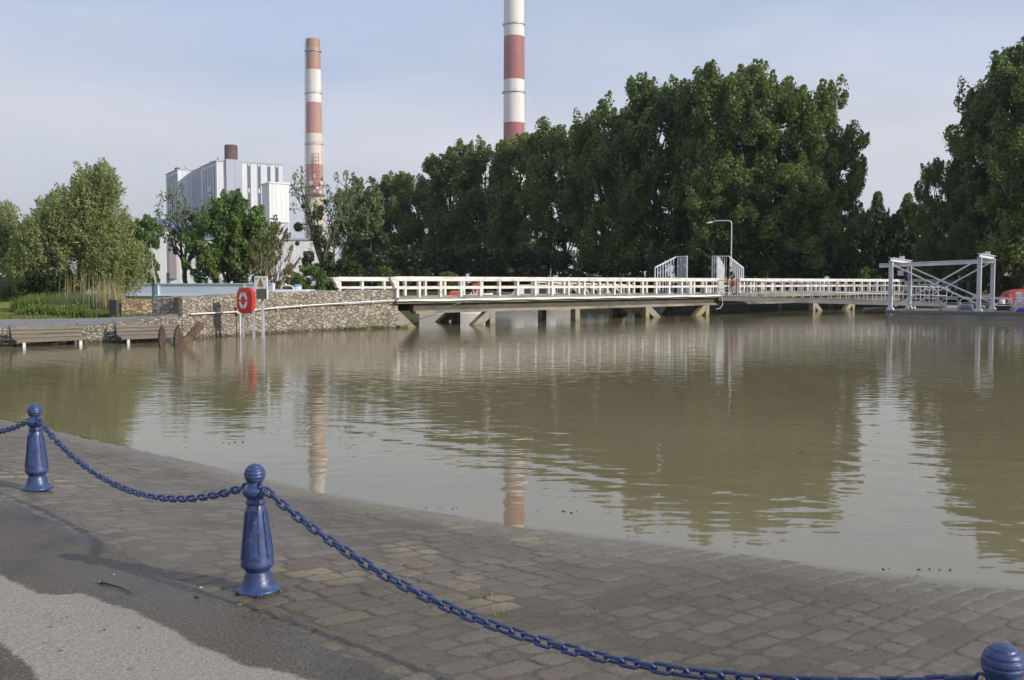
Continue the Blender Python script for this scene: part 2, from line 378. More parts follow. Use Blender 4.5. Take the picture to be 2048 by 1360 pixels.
m2 = N(nt, 'ShaderNodeMixShader'); nt.links.new(fr.outputs[0], m2.inputs[0]); nt.links.new(m1.outputs[0], m2.inputs[1]); nt.links.new(gl2.outputs[0], m2.inputs[2])
nt.links.new(m2.outputs[0], o.inputs[0])
wat = npmesh('water', np.stack([Xg, Yg, Xg * 0], -1).reshape(-1, 3), grid_faces(len(xs), len(ys)), m, {'depth': dep, 'offshore': np.clip(tsh, -1, 60)})
struct(wat)
# --- terrain: one sheet to the horizon
LAND = [(-2600, 36), (-60, 36), (-17, 32.6), (-13.8, 34.4), (-12.0, 36.8), (-10.6, 38.6), (-7.7, 42.8), (-5.9, 45.0), (-8.8, 48), (-10, 53), (-8, 64), (-3, 78), (4, 90), (10, 92),
        (13, 84), (14.6, 74), (17.5, 72), (38, 93.5), (44, 93), (47, 90), (52, 84), (62, 78), (95, 72), (2600, 70), (2600, 3300), (-2600, 3300)]
def zleft(x, y):
    z = np.interp(x, [-60, -30, -16, -13, -11.5, -8], [.42, .46, .54, .72, .86, 1.2])
    return np.where(y > 39, z + (1.0 - z) * sstep(39, 48, y), z)
def zland(x, y):
    return np.where((x < -5) & (y < 62), zleft(x, y), 1.05)
def axis(a, b, st_, lo, hi):
    inner = np.arange(a, b, st_); g_ = np.cumsum(st_ * 1.35 ** np.arange(1, 60))
    l = a - g_; l = l[l > lo][::-1]; r = b + g_; r = r[r < hi]
    return np.concatenate([[lo], l, inner, r, [hi]])
xs = axis(-45, 70, .8, -2500, 2500); ys = axis(-15, 130, .8, -400, 3200)
Xg, Yg = np.meshgrid(xs, ys, indexing='ij')
d = sdist(LAND, Xg, Yg); land = sstep(-.9, 1.2, d)
Zg = -1.4 + (zland(Xg, Yg) + 1.4) * land + .10 * (fbm(Xg * .4, Yg * .4, 51) - .47) * (d > 4)
sg, tg = st(Xg, Yg)
near = np.where(tg < 7, np.minimum(slipz(sg, tg), ZB) - .13, -9)
Zg = np.where(Yg < 24, np.maximum(np.where(tg < 7, -9, Zg), near), Zg)
Zg = np.where((Yg < 24) & (Zg < -1.6), -1.6, Zg)
m, nt, o = newmat('ground')
n1 = noise(nt, .5, detail=8.); n2 = noise(nt, 6., detail=6.)
gz = N(nt, 'ShaderNodeNewGeometry').outputs['Position']; sp = N(nt, 'ShaderNodeSeparateXYZ'); nt.links.new(gz, sp.inputs[0])
gr = mixc(nt, (.13, .165, .035), (.21, .24, .06), maprange(nt, n2, .3, .7))
gr = mixc(nt, gr, (.24, .21, .09), maprange(nt, n1, .50, .66, 0, .7))
mudc = mixc(nt, (.085, .072, .050), (.14, .12, .085), n2)
c = mixc(nt, mudc, gr, maprange(nt, math_(nt, 'ADD', sp.outputs[2], maprange(nt, n1, 0, 1, -.12, .12)), .30, .42))
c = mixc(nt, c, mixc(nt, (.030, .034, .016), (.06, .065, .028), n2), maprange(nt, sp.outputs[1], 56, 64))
pbsdf(nt, o, c, .9, 0, .2, bump(nt, n2, .05))
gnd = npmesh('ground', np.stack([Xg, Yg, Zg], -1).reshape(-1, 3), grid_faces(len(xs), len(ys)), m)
struct(gnd)
UPV = Vector((0, 0, 1))
# ============================================================ MATERIALS FOR BUILT THINGS
def paint_blue():
    m, nt, o = newmat('blue_paint')
    n = noise(nt, 14., detail=6.); n2 = noise(nt, 38., detail=8., rough=.7)
    c = mixc(nt, (.026, .046, .132), (.042, .070, .182), maprange(nt, n, .3, .7))
    c = mixc(nt, c, (.10, .13, .23), maprange(nt, n2, .55, .68, 0, .75)); c = mixc(nt, c, (.12, .075, .05), maprange(nt, noise(nt, 9., detail=9., rough=.75), .64, .70, 0, .75))
    c = mixc(nt, c, (.22, .21, .22), maprange(nt, noise(nt, 48., detail=5.), .66, .69, 0, .8)); c = mixc(nt, c, (.018, .028, .075), maprange(nt, noise(nt, 7., detail=7., stretch=(1, 1, .3)), .54, .66, 0, .7))
    pbsdf(nt, o, c, maprange(nt, n2, .3, .7, .24, .46), 0, .5, bump(nt, n2, .0018))
    return m
BLUE = paint_blue()
WHITE = mat('white_concrete_paint', (.72, .69, .63), .75, .10, 1.5, (.33, .30, .22), 2.2, .50, .72, stretch=(1, 1, 2.5), bmp=.01, bsc=20)
CONC = mat('weathered_concrete', (.285, .255, .20), .85, .20, 1.2, (.13, .12, .095), .55, .46, .62, stretch=(.6, .6, 1.2), bmp=.03, bsc=12)
def pile_mat():
    m, nt, o = newmat('pile_concrete')
    gz = N(nt, 'ShaderNodeNewGeometry').outputs['Position']; sp = N(nt, 'ShaderNodeSeparateXYZ'); nt.links.new(gz, sp.inputs[0])
    n = noise(nt, 3., detail=6.)
    c = mixc(nt, (.20, .18, .15), (.34, .31, .26), n)
    z = math_(nt, 'ADD', sp.outputs[2], math_(nt, 'MULTIPLY', math_(nt, 'SUBTRACT', noise(nt, 2.4), .5), .5))
    c = mixc(nt, c, (.36, .27, .09), math_(nt, 'MULTIPLY', maprange(nt, z, .45, .20, 0, .6), maprange(nt, noise(nt, .35), .42, .62))); c = mixc(nt, c, (.20, .19, .06), maprange(nt, z, .16, .04, 0, .75))
    pbsdf(nt, o, c, .85); return m
PILE = pile_mat()
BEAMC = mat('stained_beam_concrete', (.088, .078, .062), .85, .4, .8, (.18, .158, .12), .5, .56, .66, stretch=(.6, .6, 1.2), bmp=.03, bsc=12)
def stone_mat(name, lo, hi, mortar, sc=(5.4, 5.4, 8.2), lichen=.5):
    m, nt, o = newmat(name)
    tcx = N(nt, 'ShaderNodeTexCoord').outputs['Object']
    mpn = N(nt, 'ShaderNodeMapping'); mpn.inputs['Scale'].default_value = sc; nt.links.new(tcx, mpn.inputs[0])
    wob = N(nt, 'ShaderNodeTexNoise', Scale=1.6, Detail=3.); nt.links.new(mpn.outputs[0], wob.inputs['Vector'])
    vadd = N(nt, 'ShaderNodeVectorMath', operation='MULTIPLY_ADD'); nt.links.new(wob.outputs['Color'], vadd.inputs[0]); vadd.inputs[1].default_value = (1.5,) * 3; nt.links.new(mpn.outputs[0], vadd.inputs[2])
    v1 = N(nt, 'ShaderNodeTexVoronoi', Scale=1.); v2 = N(nt, 'ShaderNodeTexVoronoi', Scale=1., feature='DISTANCE_TO_EDGE')
    nt.links.new(vadd.outputs[0], v1.inputs['Vector']); nt.links.new(vadd.outputs[0], v2.inputs['Vector'])
    sc_ = N(nt, 'ShaderNodeSeparateColor'); nt.links.new(v1.outputs['Color'], sc_.inputs[0])
    c = mixc(nt, lo, hi, maprange(nt, sc_.outputs[0], .05, .95))
    c = mixc(nt, c, (.40, .30, .20), maprange(nt, sc_.outputs[1], .75, .95, 0, .6))
    c = mixc(nt, c, mixc(nt, (.55, .55, .55), (1.35, 1.3, 1.25), noise(nt, 7., detail=6., rough=.7)), .8, 'MULTIPLY')
    e = maprange(nt, v2.outputs['Distance'], .0, .10)
    c = mixc(nt, mortar, c, e)
    c = mixc(nt, c, (.085, .078, .065), maprange(nt, noise(nt, .55, detail=7., rough=.65), .54, .72, 0, lichen))
    gz = N(nt, 'ShaderNodeNewGeometry').outputs['Position']; sp = N(nt, 'ShaderNodeSeparateXYZ'); nt.links.new(gz, sp.inputs[0])
    zz = math_(nt, 'ADD', sp.outputs[2], math_(nt, 'MULTIPLY', math_(nt, 'SUBTRACT', noise(nt, 1.3), .5), .35))
    c = mixc(nt, c, (.085, .080, .045), maprange(nt, zz, .16, .04, 0, .8))
    h = math_(nt, 'ADD', math_(nt, 'MULTIPLY', e, .05), math_(nt, 'MULTIPLY', noise(nt, 9., detail=6.), .03))
    pbsdf(nt, o, c, .9, 0, .2, bump(nt, h, 1.))
    return m
RUBBLE = stone_mat('rubble_stone', (.285, .255, .21), (.49, .445, .375), (.31, .275, .225))
RUBBLE2 = stone_mat('low_quay_stone', (.235, .21, .17), (.45, .41, .34), (.255, .225, .185), (6.5, 6.5, 12.0), .55)
TANSTONE = stone_mat('tan_stone', (.26, .20, .13), (.45, .36, .25), (.22, .18, .12), (4.0, 4.0, 7.0), .4)
DARKSTONE = mat('dark_weathered_stone', (.085, .078, .066), .9, .4, 6., bmp=.05)
GALV = mat('galvanised_steel', (.50, .51, .52), .45, .15, 3., (.33, .32, .30), 1.2, .55, .72, metal=.3)
LGREY = mat('pale_grey_paint', (.60, .61, .64), .5, .08, 2., (.42, .40, .36), 1.5, .62, .8)
DGREY = mat('dark_grey_steel', (.13, .13, .125), .65, .2, 2., (.22, .20, .17), 1.3, .5, .7)
HULL = mat('grey_hull_paint', (.23, .225, .205), .6, .15, .9, (.15, .14, .12), .7, .5, .68)
RED = mat('red_plastic', (.62, .045, .032), .42, .07, 3., (.55, .10, .08), 2., .55, .75)
REDDARK = mat('red_rust_paint', (.36, .05, .035), .6, .2, 2.)
WPLAST = mat('white_plastic', (.76, .76, .74), .45, .05, 3.)
REFL = mat('reflective_white', (.78, .80, .84), .35, .04, 20.)
RUST = mat('rust', (.165, .092, .062), .9, .3, 3.5, (.085, .058, .045), 3., .45, .65, bmp=.03)
RUSTDARK = mat('dark_rust', (.085, .060, .050), .9, .3, 4., (.15, .08, .055), 2., .55, .75, bmp=.03)
WOOD = mat('weathered_wood', (.175, .148, .115), .85, .25, 2.2, (.14, .115, .085), 1.3, .5, .66, stretch=(.35, .35, 6), bmp=.01)
DARKIRON = mat('dark_iron', (.040, .040, .038), .6, .2, 4.)
PATHM = mat('path_tarmac', (.205, .20, .19), .9, .10, 8., (.27, .255, .22), .9, .48, .66, bmp=.01)
GREENP = mat('green_paint', (.022, .085, .060), .5, .1, 4.)
PALEBLUE = mat('pale_blue_paint', (.62, .70, .84), .5, .05, .5, (.70, .75, .84), .35, .45, .7)
YELLOW = mat('yellow_paint', (.62, .40, .03), .5, .08, 6.)
BLACK = mat('black_rubber', (.018, .018, .019), .6, .2, 6.)
TAN = mat('tan_plastic', (.52, .40, .27), .6, .1, 3.)
TARP = mat('blue_tarpaulin', (.018, .025, .24), .5, .25, 6., bmp=.04)
HOSE = mat('tan_pipe_plastic', (.30, .27, .225), .6, .12, 2., (.20, .175, .14), .9, .5, .7)
GLASS = mat('dark_glass', (.05, .06, .065), .08, .1, 3.)
SIGNDARK = mat('weathered_sign_plate', (.10, .105, .075), .6, .2, 8., (.19, .19, .15), 5., .5, .7)

# ============================================================ BOLLARDS AND CHAINS
prof_base = [(.113, 0), (.119, .004), (.120, .016), (.116, .021), (.104, .024), (.094, .034), (.083, .055), (.074, .082), (.067, .104), (.064, .116)]
prof_shaft = [(.062, .114), (.065, .119), (.074, .129), (.0895, .147), (.0905, .153), (.088, .165), (.083, .205), (.079, .235), (.0655, .345), (.0535, .455), (.050, .468), (.047, .474), (.047, .480)]
prof_collar = [(.046, .478), (.0525, .484), (.0535, .491), (.0525, .497), (.0465, .501), (.0460, .511), (.0500, .518), (.0630, .532), (.0680, .541), (.0690, .556), (.0660, .565), (.0510, .573), (.0400, .583), (.0370, .592), (.0370, .600)]
ball = [(.034, .598)]
zc, rb = .6435, .0575
for k in range(-66, 91, 3):
    a = R(k); g = .0032 if k in (-27, -24, -3, 0, 21, 24, 45, 48) else 0
    ball.append((max(.0005, (rb - g) * math.cos(a)), zc + (rb - g) * math.sin(a)))
BOL = thing('bollard', 'blue cast iron bollard in the middle of the chain, nearest to the dry patch', 'bollard')
MB().lathe(prof_base, 48).build('base', BLUE, BOL, True)
shm = MB().lathe(prof_shaft, 48).build('shaft', BLUE, BOL, True)
pm = MB()
def shr(z): return np.interp(z, [.205, .235, .345, .455], [.083, .079, .0655, .0535])
def patch(a0, t_lo, t_hi, z0, z1, pr):
    zs_ = np.linspace(z0, z1, 7); th = np.linspace(t_lo, t_hi, 6); vs = []; fs = []
    for q in (pr, -.004):
        for zi in zs_:
            for t0 in th:
                t1 = t0 * float(np.interp(zi, [.19, .45], [1.0, 1.08])); vs.append((math.cos(a0 + t1) * (shr(zi) + q), math.sin(a0 + t1) * (shr(zi) + q), zi))
    n0 = 42
    for i in range(6):
        for j in range(5): fs.append((i * 6 + j, i * 6 + j + 1, i * 6 + j + 7, i * 6 + j + 6))
        fs.append((i * 6, i * 6 + 6, n0 + i * 6 + 6, n0 + i * 6)); fs.append((i * 6 + 5, n0 + i * 6 + 5, n0 + i * 6 + 11, i * 6 + 11))
    for j in range(5): fs.append((j, n0 + j, n0 + j + 1, j + 1)); fs.append((36 + j, 36 + j + 1, n0 + 37 + j, n0 + 36 + j))
    pm.add(vs, fs)
for k in range(5):
    a0 = 2 * math.pi / 5 * k - .72; HWD = .37
    patch(a0, -HWD, -HWD + .085, .190, .444, .0065); patch(a0, HWD - .085, HWD, .190, .444, .0065)
    patch(a0, -HWD + .085, HWD - .085, .190, .203, .0065); patch(a0, -HWD + .085, HWD - .085, .431, .444, .0065)
    patch(a0, -HWD + .085, HWD - .085, .203, .431, .0025)
pm.build('raised_panel', BLUE, shm, True, auto=30)
MB().lathe(prof_collar, 48).build('collar', BLUE, BOL, True)
MB().lathe(ball, 48).build('ball_finial', BLUE, BOL, True)
for sgn in (-1, 1):
    em = MB(); cx = sgn * .045
    em.tube([(cx + sgn * .016 * math.cos(t) + sgn * .010, 0, .583 + .016 * math.sin(t)) for t in np.linspace(0, 2 * math.pi, 13)[:-1]], .0055, 8, True)
    em.build('chain_eye', BLUE, BOL, True)
ang = math.atan2(E2.y, E2.x)
BOL.location = P2; BOL.rotation_euler = (R(.6), R(-.8), ang)
P0 = P1 - (P2 - P1).normalized() * 4.0; P0.z = ZB
bs_ = [P0, P1, P2, P3]
P3b = P3 - UPV * .034
for p, l, rz in ((P1, 'blue cast iron bollard farthest left, standing at the edge of the setts below the benches', .5), (P3b, 'blue cast iron bollard cut off by the bottom right corner, only its ball top showing', .2)):
    c = copy_tree(BOL); c.location = p; c.rotation_euler = (R(.5), R(.4), ang + rz * 0); c['label'] = l
    c['group'] = 'blue bollards along the quay edge'
BOL['group'] = 'blue bollards along the quay edge'
# chain link
Lc, Wc, rw = .086, .036, .0074
lk = []
st_h = (Lc - Wc) / 2
for k in range(20):
    a = 2 * math.pi * k / 20
    x = math.cos(a) * Wc / 2 + (st_h if math.cos(a) > 1e-6 else -st_h if math.cos(a) < -1e-6 else 0); lk.append((x, math.sin(a) * Wc / 2, 0))
lk = [p for p in lk if abs(p[0]) > 1e-6]
link_me = MB().tube(lk, rw, 10, True).build('link', BLUE, None, True)
PITCHL = Lc - 2 * rw
first_link = [link_me]
def chain(a, b, sag, label, twist):
    a = a.copy(); b = b.copy()
    d = (b - a).normalized(); a += d * .075; b -= d * .075
    a.z += .572; b.z += .572
    n = 400; pts = []
    for i in range(n + 1):
        u = i / n; p = a.lerp(b, u); p.z -= sag * 4 * u * (1 - u); pts.append(p)
    ln = [0]
    for i in range(n): ln.append(ln[-1] + (pts[i + 1] - pts[i]).length)
    cnt = round(ln[-1] / PITCHL); stp = ln[-1] / cnt
    root = thing('chain', label, 'chain', a, 'blue chains hanging between the bollards')
    for i in range(cnt):
        s0 = (i + .5) * stp; j = min(n - 1, int(np.searchsorted(ln, s0)) - 1); p = pts[j].lerp(pts[j + 1], (s0 - ln[j]) / max(1e-9, ln[j + 1] - ln[j]))
        t = (pts[min(n, j + 3)] - pts[max(0, j - 3)]).normalized()
        x = t; z = Vector((0, 0, 1)); y = z.cross(x).normalized(); z = x.cross(y)
        M = Matrix((x, y, z)).transposed()
        rot = M.to_4x4() @ Matrix.Rotation(twist + (math.pi / 2 if i % 2 else 0) + random.uniform(-.22, .22), 4, 'X')
        if first_link: o = first_link.pop()
        else: o = link_me.copy(); COL.objects.link(o)
        o.parent = root; o.matrix_local = Matrix.Translation(p - a) @ rot
random.seed(3)
chain(P2, P3b, .320, 'blue painted chain crossing the setts from the middle bollard to the bottom right corner', R(35))
chain(P1, P2, .29, 'blue painted chain hanging between the left bollard and the middle bollard', R(20))
chain(P0, P1, .29, 'blue painted chain running off the left edge of the picture from the left bollard', R(20))

# ============================================================ STONE WALLS, PATH
def wallstrip(mb, pts, zt, zb, th, seg=.35, wob=.05, seed=1):
    # thick wall following pts (front face line); rough top; zt: function of distance fraction
    rnd = random.Random(seed); P = [Vector((p[0], p[1], 0)) for p in pts]; L_ = [0]
    for i in range(len(P) - 1): L_.append(L_[-1] + (P[i + 1] - P[i]).length)
    n = max(2, int(L_[-1] / seg)); secs = []
    for i in range(n + 1):
        s = L_[-1] * i / n; j = max(0, min(len(P) - 2, int(np.searchsorted(L_, s)) - 1)); f = (s - L_[j]) / (L_[j + 1] - L_[j])
        p = P[j].lerp(P[j + 1], f); a = (P[min(j + 1, len(P) - 1)] - P[j]).normalized()
        nx = Vector((-a.y, a.x, 0))
        if nx.y < 0: nx = -nx
        z = zt(i / n) + rnd.uniform(-wob, wob); o1 = rnd.uniform(-wob, wob) * .5
        secs.append([Vector((p.x, p.y, zb)) - nx * .06, Vector((p.x, p.y, (zb + z) / 2)) + nx * o1, Vector((p.x, p.y, z - .05)) + nx * o1, Vector((p.x, p.y, z)) + nx * .05,
                     Vector((p.x, p.y, z + rnd.uniform(-wob, wob) * .4)) + nx * th, Vector((p.x, p.y, zb)) + nx * th])
    vs = [v for s in secs for v in s]; fs = []; k = 6
    for i in range(n):
        for j in range(k): fs.append((i * k + j, i * k + (j + 1) % k, (i + 1) * k + (j + 1) % k, (i + 1) * k + j))
    fs.append(tuple(range(k))[::-1]); fs.append(tuple(n * k + j for j in range(k)))
    mb.add(vs, fs); return secs
gw = lambda a, b: tuple(ground(a, b, 0).xy)
WP = [gw(366, 679.5), gw(406, 676), gw(476, 670.6), gw(580, 664.5), gw(678, 659.8), gw(796, 655.8)]
QW = thing('stone_wall', 'tall rubble stone wall at the root of the white bridge, behind the red lifebuoy cabinet', 'wall', (*WP[0], 0))
mb = MB(); secs = wallstrip(mb, WP, lambda f: 1.43 + .22 * f, -1.3, 1.2, .3, .035, 3); mb.build('masonry', RUBBLE, QW)
a = Vector((*WP[0], 0)); d = (Vector((*WP[1], 0)) - a).normalized(); nx = Vector((-d.y, d.x, 0)); nx = nx if nx.y > 0 else -nx
MB().box(a - d * .12 + nx * .10 + Vector((0, 0, 1.13)), (.17, .26, .66), (d, nx, Vector((0, 0, 1)))).build('end_pier', DARKSTONE, QW, bevel=.05)
LP = [gw(-420, 709), gw(-200, 700), gw(-60, 694.5), gw(59, 689.5), gw(160, 687), gw(223, 685), gw(300, 682.3), gw(364, 679.8)]
LW = thing('quay_wall', 'low rough stone quay wall behind the two flooded benches', 'wall', (*LP[3], 0))
mb = MB(); wallstrip(mb, LP, lambda f: np.interp(f, [0, .45, .75, .88, 1], [.46, .52, .58, .72, .90]), -1.3, .8, .25, .035, 5); mb.build('masonry', RUBBLE2, LW)
p0 = at(243, 628, 37.6); p1 = at(352, 627, 39.4); p2 = Vector((-8.2, 42.2, 1))
SW = thing('short_stone_wall', 'tan stone wall section across the path behind the green post', 'wall', (p0.x, p0.y, 0))
mb = MB(); wallstrip(mb, [p0.xy, p1.xy, p2.xy], lambda f: 1.27 + .22 * f, .3, .5, .3, .04, 8); mb.build('masonry', TANSTONE, SW)
d = (p1 - p0); d.z = 0; d.normalize(); nx = Vector((-d.y, d.x, 0))
MB().box(Vector((p0.x, p0.y, .95)) - d * .13 + nx * .2, (.24, .56, .72), (d, nx, Vector((0, 0, 1)))).build('end_pier', DARKSTONE, SW, bevel=.05)
# path: tarmac strip on top of the bank
fr_ = [Vector((x, y, 0)) for x, y in LP]; bk = [ground(-500, 650, .45), ground(-200, 646, .45), ground(-60, 644, .47), ground(59, 640.5, .52), ground(150, 635.5, .60), ground(223, 632, .70), ground(300, 628.6, .80), ground(366, 627.0, .86)]
vs = []; fs = []
for i in range(len(fr_)):
    for j in range(6):
        f = j / 5; p = (fr_[i] + Vector((.3, .62, 0))).lerp(bk[i], f)
        z = float(zleft(p.x, p.y)) + .045
        zf = float(np.interp(i, range(8), [.45, .47, .50, .53, .57, .66, .80, .88]))
        g_ = min(1, f * 2.5); vs.append((p.x, p.y, zf * (1 - g_) + z * g_))
for i in range(len(fr_) - 1):
    for j in range(5): fs.append((i * 6 + j, (i + 1) * 6 + j, (i + 1) * 6 + j + 1, i * 6 + j + 1))
struct(MB().add(vs, fs).build('path', PATHM, None, True))

# conduits along the wall
def wall_pt(px, py, off=.06):
    # point on the wall front line at photo column px
    for i in range(len(WP) - 1):
        a, b = Vector((*WP[i], 0)), Vector((*WP[i + 1], 0)); u0 = a.x / a.y; u1 = b.x / b.y; u = (px - 1024) / F
        if u0 - 1e-3 <= u <= u1 + 1e-3 or i == len(WP) - 2:
            # a.x+t dx = u (a.y + t dy)
            t = (u * a.y - a.x) / ((b.x - a.x) - u * (b.y - a.y)); p = a.lerp(b, t)
            d = (b - a).normalized(); n_ = Vector((d.y, -d.x, 0)); p = p + n_ * off
            p.z = at(px, py, p.y).z; return p
cm = MB(); cm.tube([wall_pt(px, py) for px, py in ((378, 628), (410, 626.5), (440, 625), (478, 623))], .032, 6)
CD = thing('cable_conduit', 'white cable conduit fixed along the rubble wall and the bridge edge', 'conduit', wall_pt(378, 628)); cm.build('left_run', WPLAST, CD, True)
cm = MB(); cm.tube([wall_pt(px, py) for px, py in ((480, 622.5), (540, 617), (600, 612.2), (660, 608.5), (720, 605.5), (786, 601.5))], .045, 6)
cm.tube([wall_pt(px, py, .13) for px, py in ((510, 619), (560, 614.5), (640, 608.8), (700, 605.2), (786, 600.2))], .028, 6)
for px, py in ((505, 620.5), (553, 616), (600, 612.2), (690, 607), (745, 604)): cm.box(wall_pt(px, py, .05), (.06, .16, .14))
cm.build('right_run', WPLAST, CD, True)
JB = thing('junction_box', 'small pale junction box on the wall left of the red cabinet', 'junction box', wall_pt(473, 624, .12))
p = wall_pt(473, 621.5, .14); MB().box(p, (.17, .14, .24)).build('box', WPLAST, JB, bevel=.02)
MB().box(p + Vector((-.14, .02, .02)), (.10, .16, .22)).build('backing_plate', DARKSTONE, JB)
MB().tube([p + Vector((.02, -.02, -.12)), Vector((p.x + .02, p.y - .04, -.5))], .03, 6).build('down_pipe', LGREY, JB, True)

# ============================================================ LIFEBUOY CABINET, WARNING SIGN, GREEN POST
def superell(w, h, e=3.2, n=40):
    out = []
    for k in range(n):
        a = 2 * math.pi * k / n; c, s = math.cos(a), math.sin(a)
        out.append((math.copysign(abs(c) ** (2 / e), c) * w / 2, math.copysign(abs(s) ** (2 / e), s) * h / 2))
    return out
def lifebuoy_cabinet(name, label, base, facing, zc, wd, hg, dp, posts=True, group=None):
    # facing: unit vector out of the front; base: point on the ground
    f = Vector(facing).normalized(); ua = Vector((-f.y, f.x, 0)); ub = Vector((0, 0, 1))
    r = thing(name, label, 'lifebuoy cabinet', base, group); c = Vector((base[0], base[1], zc))
    def shell(d0, d1, tape):
        mb = MB(); n = 40; rings = []
        for dist, k in ((d0, 1.0), (d1 - tape, 1.0), (d1 - tape * .35, .965), (d1, .90)):
            rings.append([c + f * dist + ua * (a * k) + ub * (b * (1 - (1 - k) * .8)) for a, b in superell(wd, hg)])
        vs = [v for q in rings for v in q]; fs = []
        for i in range(3):
            for k in range(n): fs.append((i * n + k, i * n + (k + 1) % n, (i + 1) * n + (k + 1) % n, (i + 1) * n + k))
        fs.append(tuple(range(n))[::-1]); fs.append(tuple(3 * n + k for k in range(n)))
        return mb.add(vs, fs)
    shell(0.008, dp * .55, .06).build('lid', RED, r, True, auto=50)
    lid = r.children[0] if r.children else None
    mb = MB(); mb2 = shell(-.008, -dp * .45, -.05); mb2.build('back_shell', RED, r, True, auto=50)
    em = MB()
    for q in range(4):
        a0 = R(90 * q + 7); a1 = R(90 * q + 83); vs = []; fs = []
        for k in range(9):
            a = a0 + (a1 - a0) * k / 8
            for rr in (1.0, .56):
                vs.append(c + f * (dp * .55 + .006) + ua * (math.cos(a) * wd * .29 * rr) + ub * (math.sin(a) * hg * .32 * rr + .0))
        for k in range(8): fs.append((2 * k, 2 * k + 1, 2 * k + 3, 2 * k + 2))
        em.add(vs, fs)
    em.build('ring_emblem', REFL, r)
    for s in (-1, 1):
        MB().bar(c + f * (-dp * .3) + ua * (s * wd * .36) + Vector((0, 0, -hg * .1)), Vector((base[0], base[1], base[2])) + f * (-dp * .3) + ua * (s * wd * .36), .075, .075).build('post', GALV, r)
    return r
g1 = ground(494, 675.5, 0)
fc = Vector((-.36, -.93, 0))
zt_, zb_ = zat(574.5, g1.y, 490), zat(627, g1.y, 490)
lifebuoy_cabinet('lifebuoy_cabinet', 'large red lifebuoy cabinet with a white ring emblem on posts in the water', (g1.x, g1.y, -.9), fc, (zt_ + zb_) / 2, .60, zt_ - zb_, .34)
g2 = ground(526, 677, 0)
WS = thing('warning_sign', 'white warning sign with a yellow triangle above a weathered grey plate', 'sign', (g2.x, g2.y, -.9))
f = Vector((-.25, -.97, 0)).normalized(); ua = Vector((-f.y, f.x, 0)); ub = Vector((0, 0, 1))
ux, uy = f, ua
zc1 = zat(564.5, g2.y, 526); zc2 = zat(588, g2.y, 526); px_m = g2.y / F
MB().bar((g2.x, g2.y, -.9), (g2.x, g2.y, zat(556, g2.y)), .10, .10).build('post', GALV, WS, bevel=.015)
c1 = Vector((g2.x, g2.y, zc1)) + f * .085
pl1 = MB().prism([(a, b) for a, b in superell(28.5 * px_m, 24.5 * px_m, 9, 32)], .05, c1, ua, ub).build('sign_plate', WPLAST, WS)
fz = c1 + f * .029
tri = [(-.115, -.135), (.115, -.135), (0, .165)]
MB().prism(tri, .006, fz, ua, ub).build('triangle_border', BLACK, pl1)
MB().prism([(a * .78, b * .78 - .008) for a, b in tri], .006, fz + f * .004, ua, ub).build('yellow_triangle', YELLOW, pl1)
pg = MB(); fz2 = fz + f * .009
pg.prism([(-.010, -.035), (.012, -.035), (.016, .035), (-.014, .035)], .004, fz2, ua, ub)
pg.prism([(.012 * math.cos(t) + .002, .055 + .013 * math.sin(t)) for t in np.linspace(0, 6.28, 9)[:-1]], .004, fz2, ua, ub)
pg.prism([(-.050, -.085), (-.030, -.070), (.0, -.084), (.030, -.070), (.052, -.085), (.052, -.095), (-.050, -.095)], .004, fz2, ua, ub)
pg.prism([(-.045, .005), (-.010, .022), (-.012, .008), (-.042, -.008)], .004, fz2, ua, ub)
pg.prism([(.012, -.03), (.034, -.066), (.022, -.066), (.0, -.035)], .004, fz2, ua, ub)
pg.build('pictogram', BLACK, pl1)
tx = MB()
for sx in (-1, 1):
    for k in range(3): tx.prism([(sx * .155 - .058 + (k % 2) * .01, .150 - k * .027), (sx * .155 + .058 - k * .008, .150 - k * .027), (sx * .155 + .058 - k * .008, .163 - k * .027), (sx * .155 - .058 + (k % 2) * .01, .163 - k * .027)], .004, fz, ua, ub)
tx.build('text_lines', mat('grey_print', (.30, .30, .36), .6), pl1)
MB().prism([(-.06, -.170), (.06, -.170), (.06, -.158), (-.06, -.158)], .004, fz, ua, ub).build('red_text_line', RED, pl1)
c2 = Vector((g2.x, g2.y, zc2)) + f * .075 + ua * (0.03)
p2_ = MB().prism([(a, b) for a, b in superell(24 * px_m, 20.5 * px_m, 12, 32)], .05, c2, ua, ub).build('lower_plate', SIGNDARK, WS)
MB().prism([(.185, -.175), (.215, -.175), (.215, .175), (.185, .175)], .07, c2, ua, ub).build('white_edge', WPLAST, p2_)
tx = MB()
for k in range(5): tx.prism([(-.15, .10 - k * .05), (.14 - .03 * (k % 3), .10 - k * .05), (.14 - .03 * (k % 3), .112 - k * .05), (-.15, .112 - k * .05)], .004, c2 + f * .028, ua, ub)
tx.build('text_lines', mat('faded_print', (.17, .17, .13), .7), p2_)
gp = ground(308, 627.5, .80)
GP = thing('green_post', 'thin dark green metal post beside the path in front of the pale blue girder', 'post', gp)
MB().tube([(gp.x, gp.y, .4), (gp.x, gp.y, zat(569, gp.y))], .055, 10).build('pole', GREENP, GP, True)
MB().lathe([(.075, 0), (.075, .04), (.03, .06)], 10, (gp.x, gp.y, zat(569, gp.y))).build('cap', GREENP, GP, True)

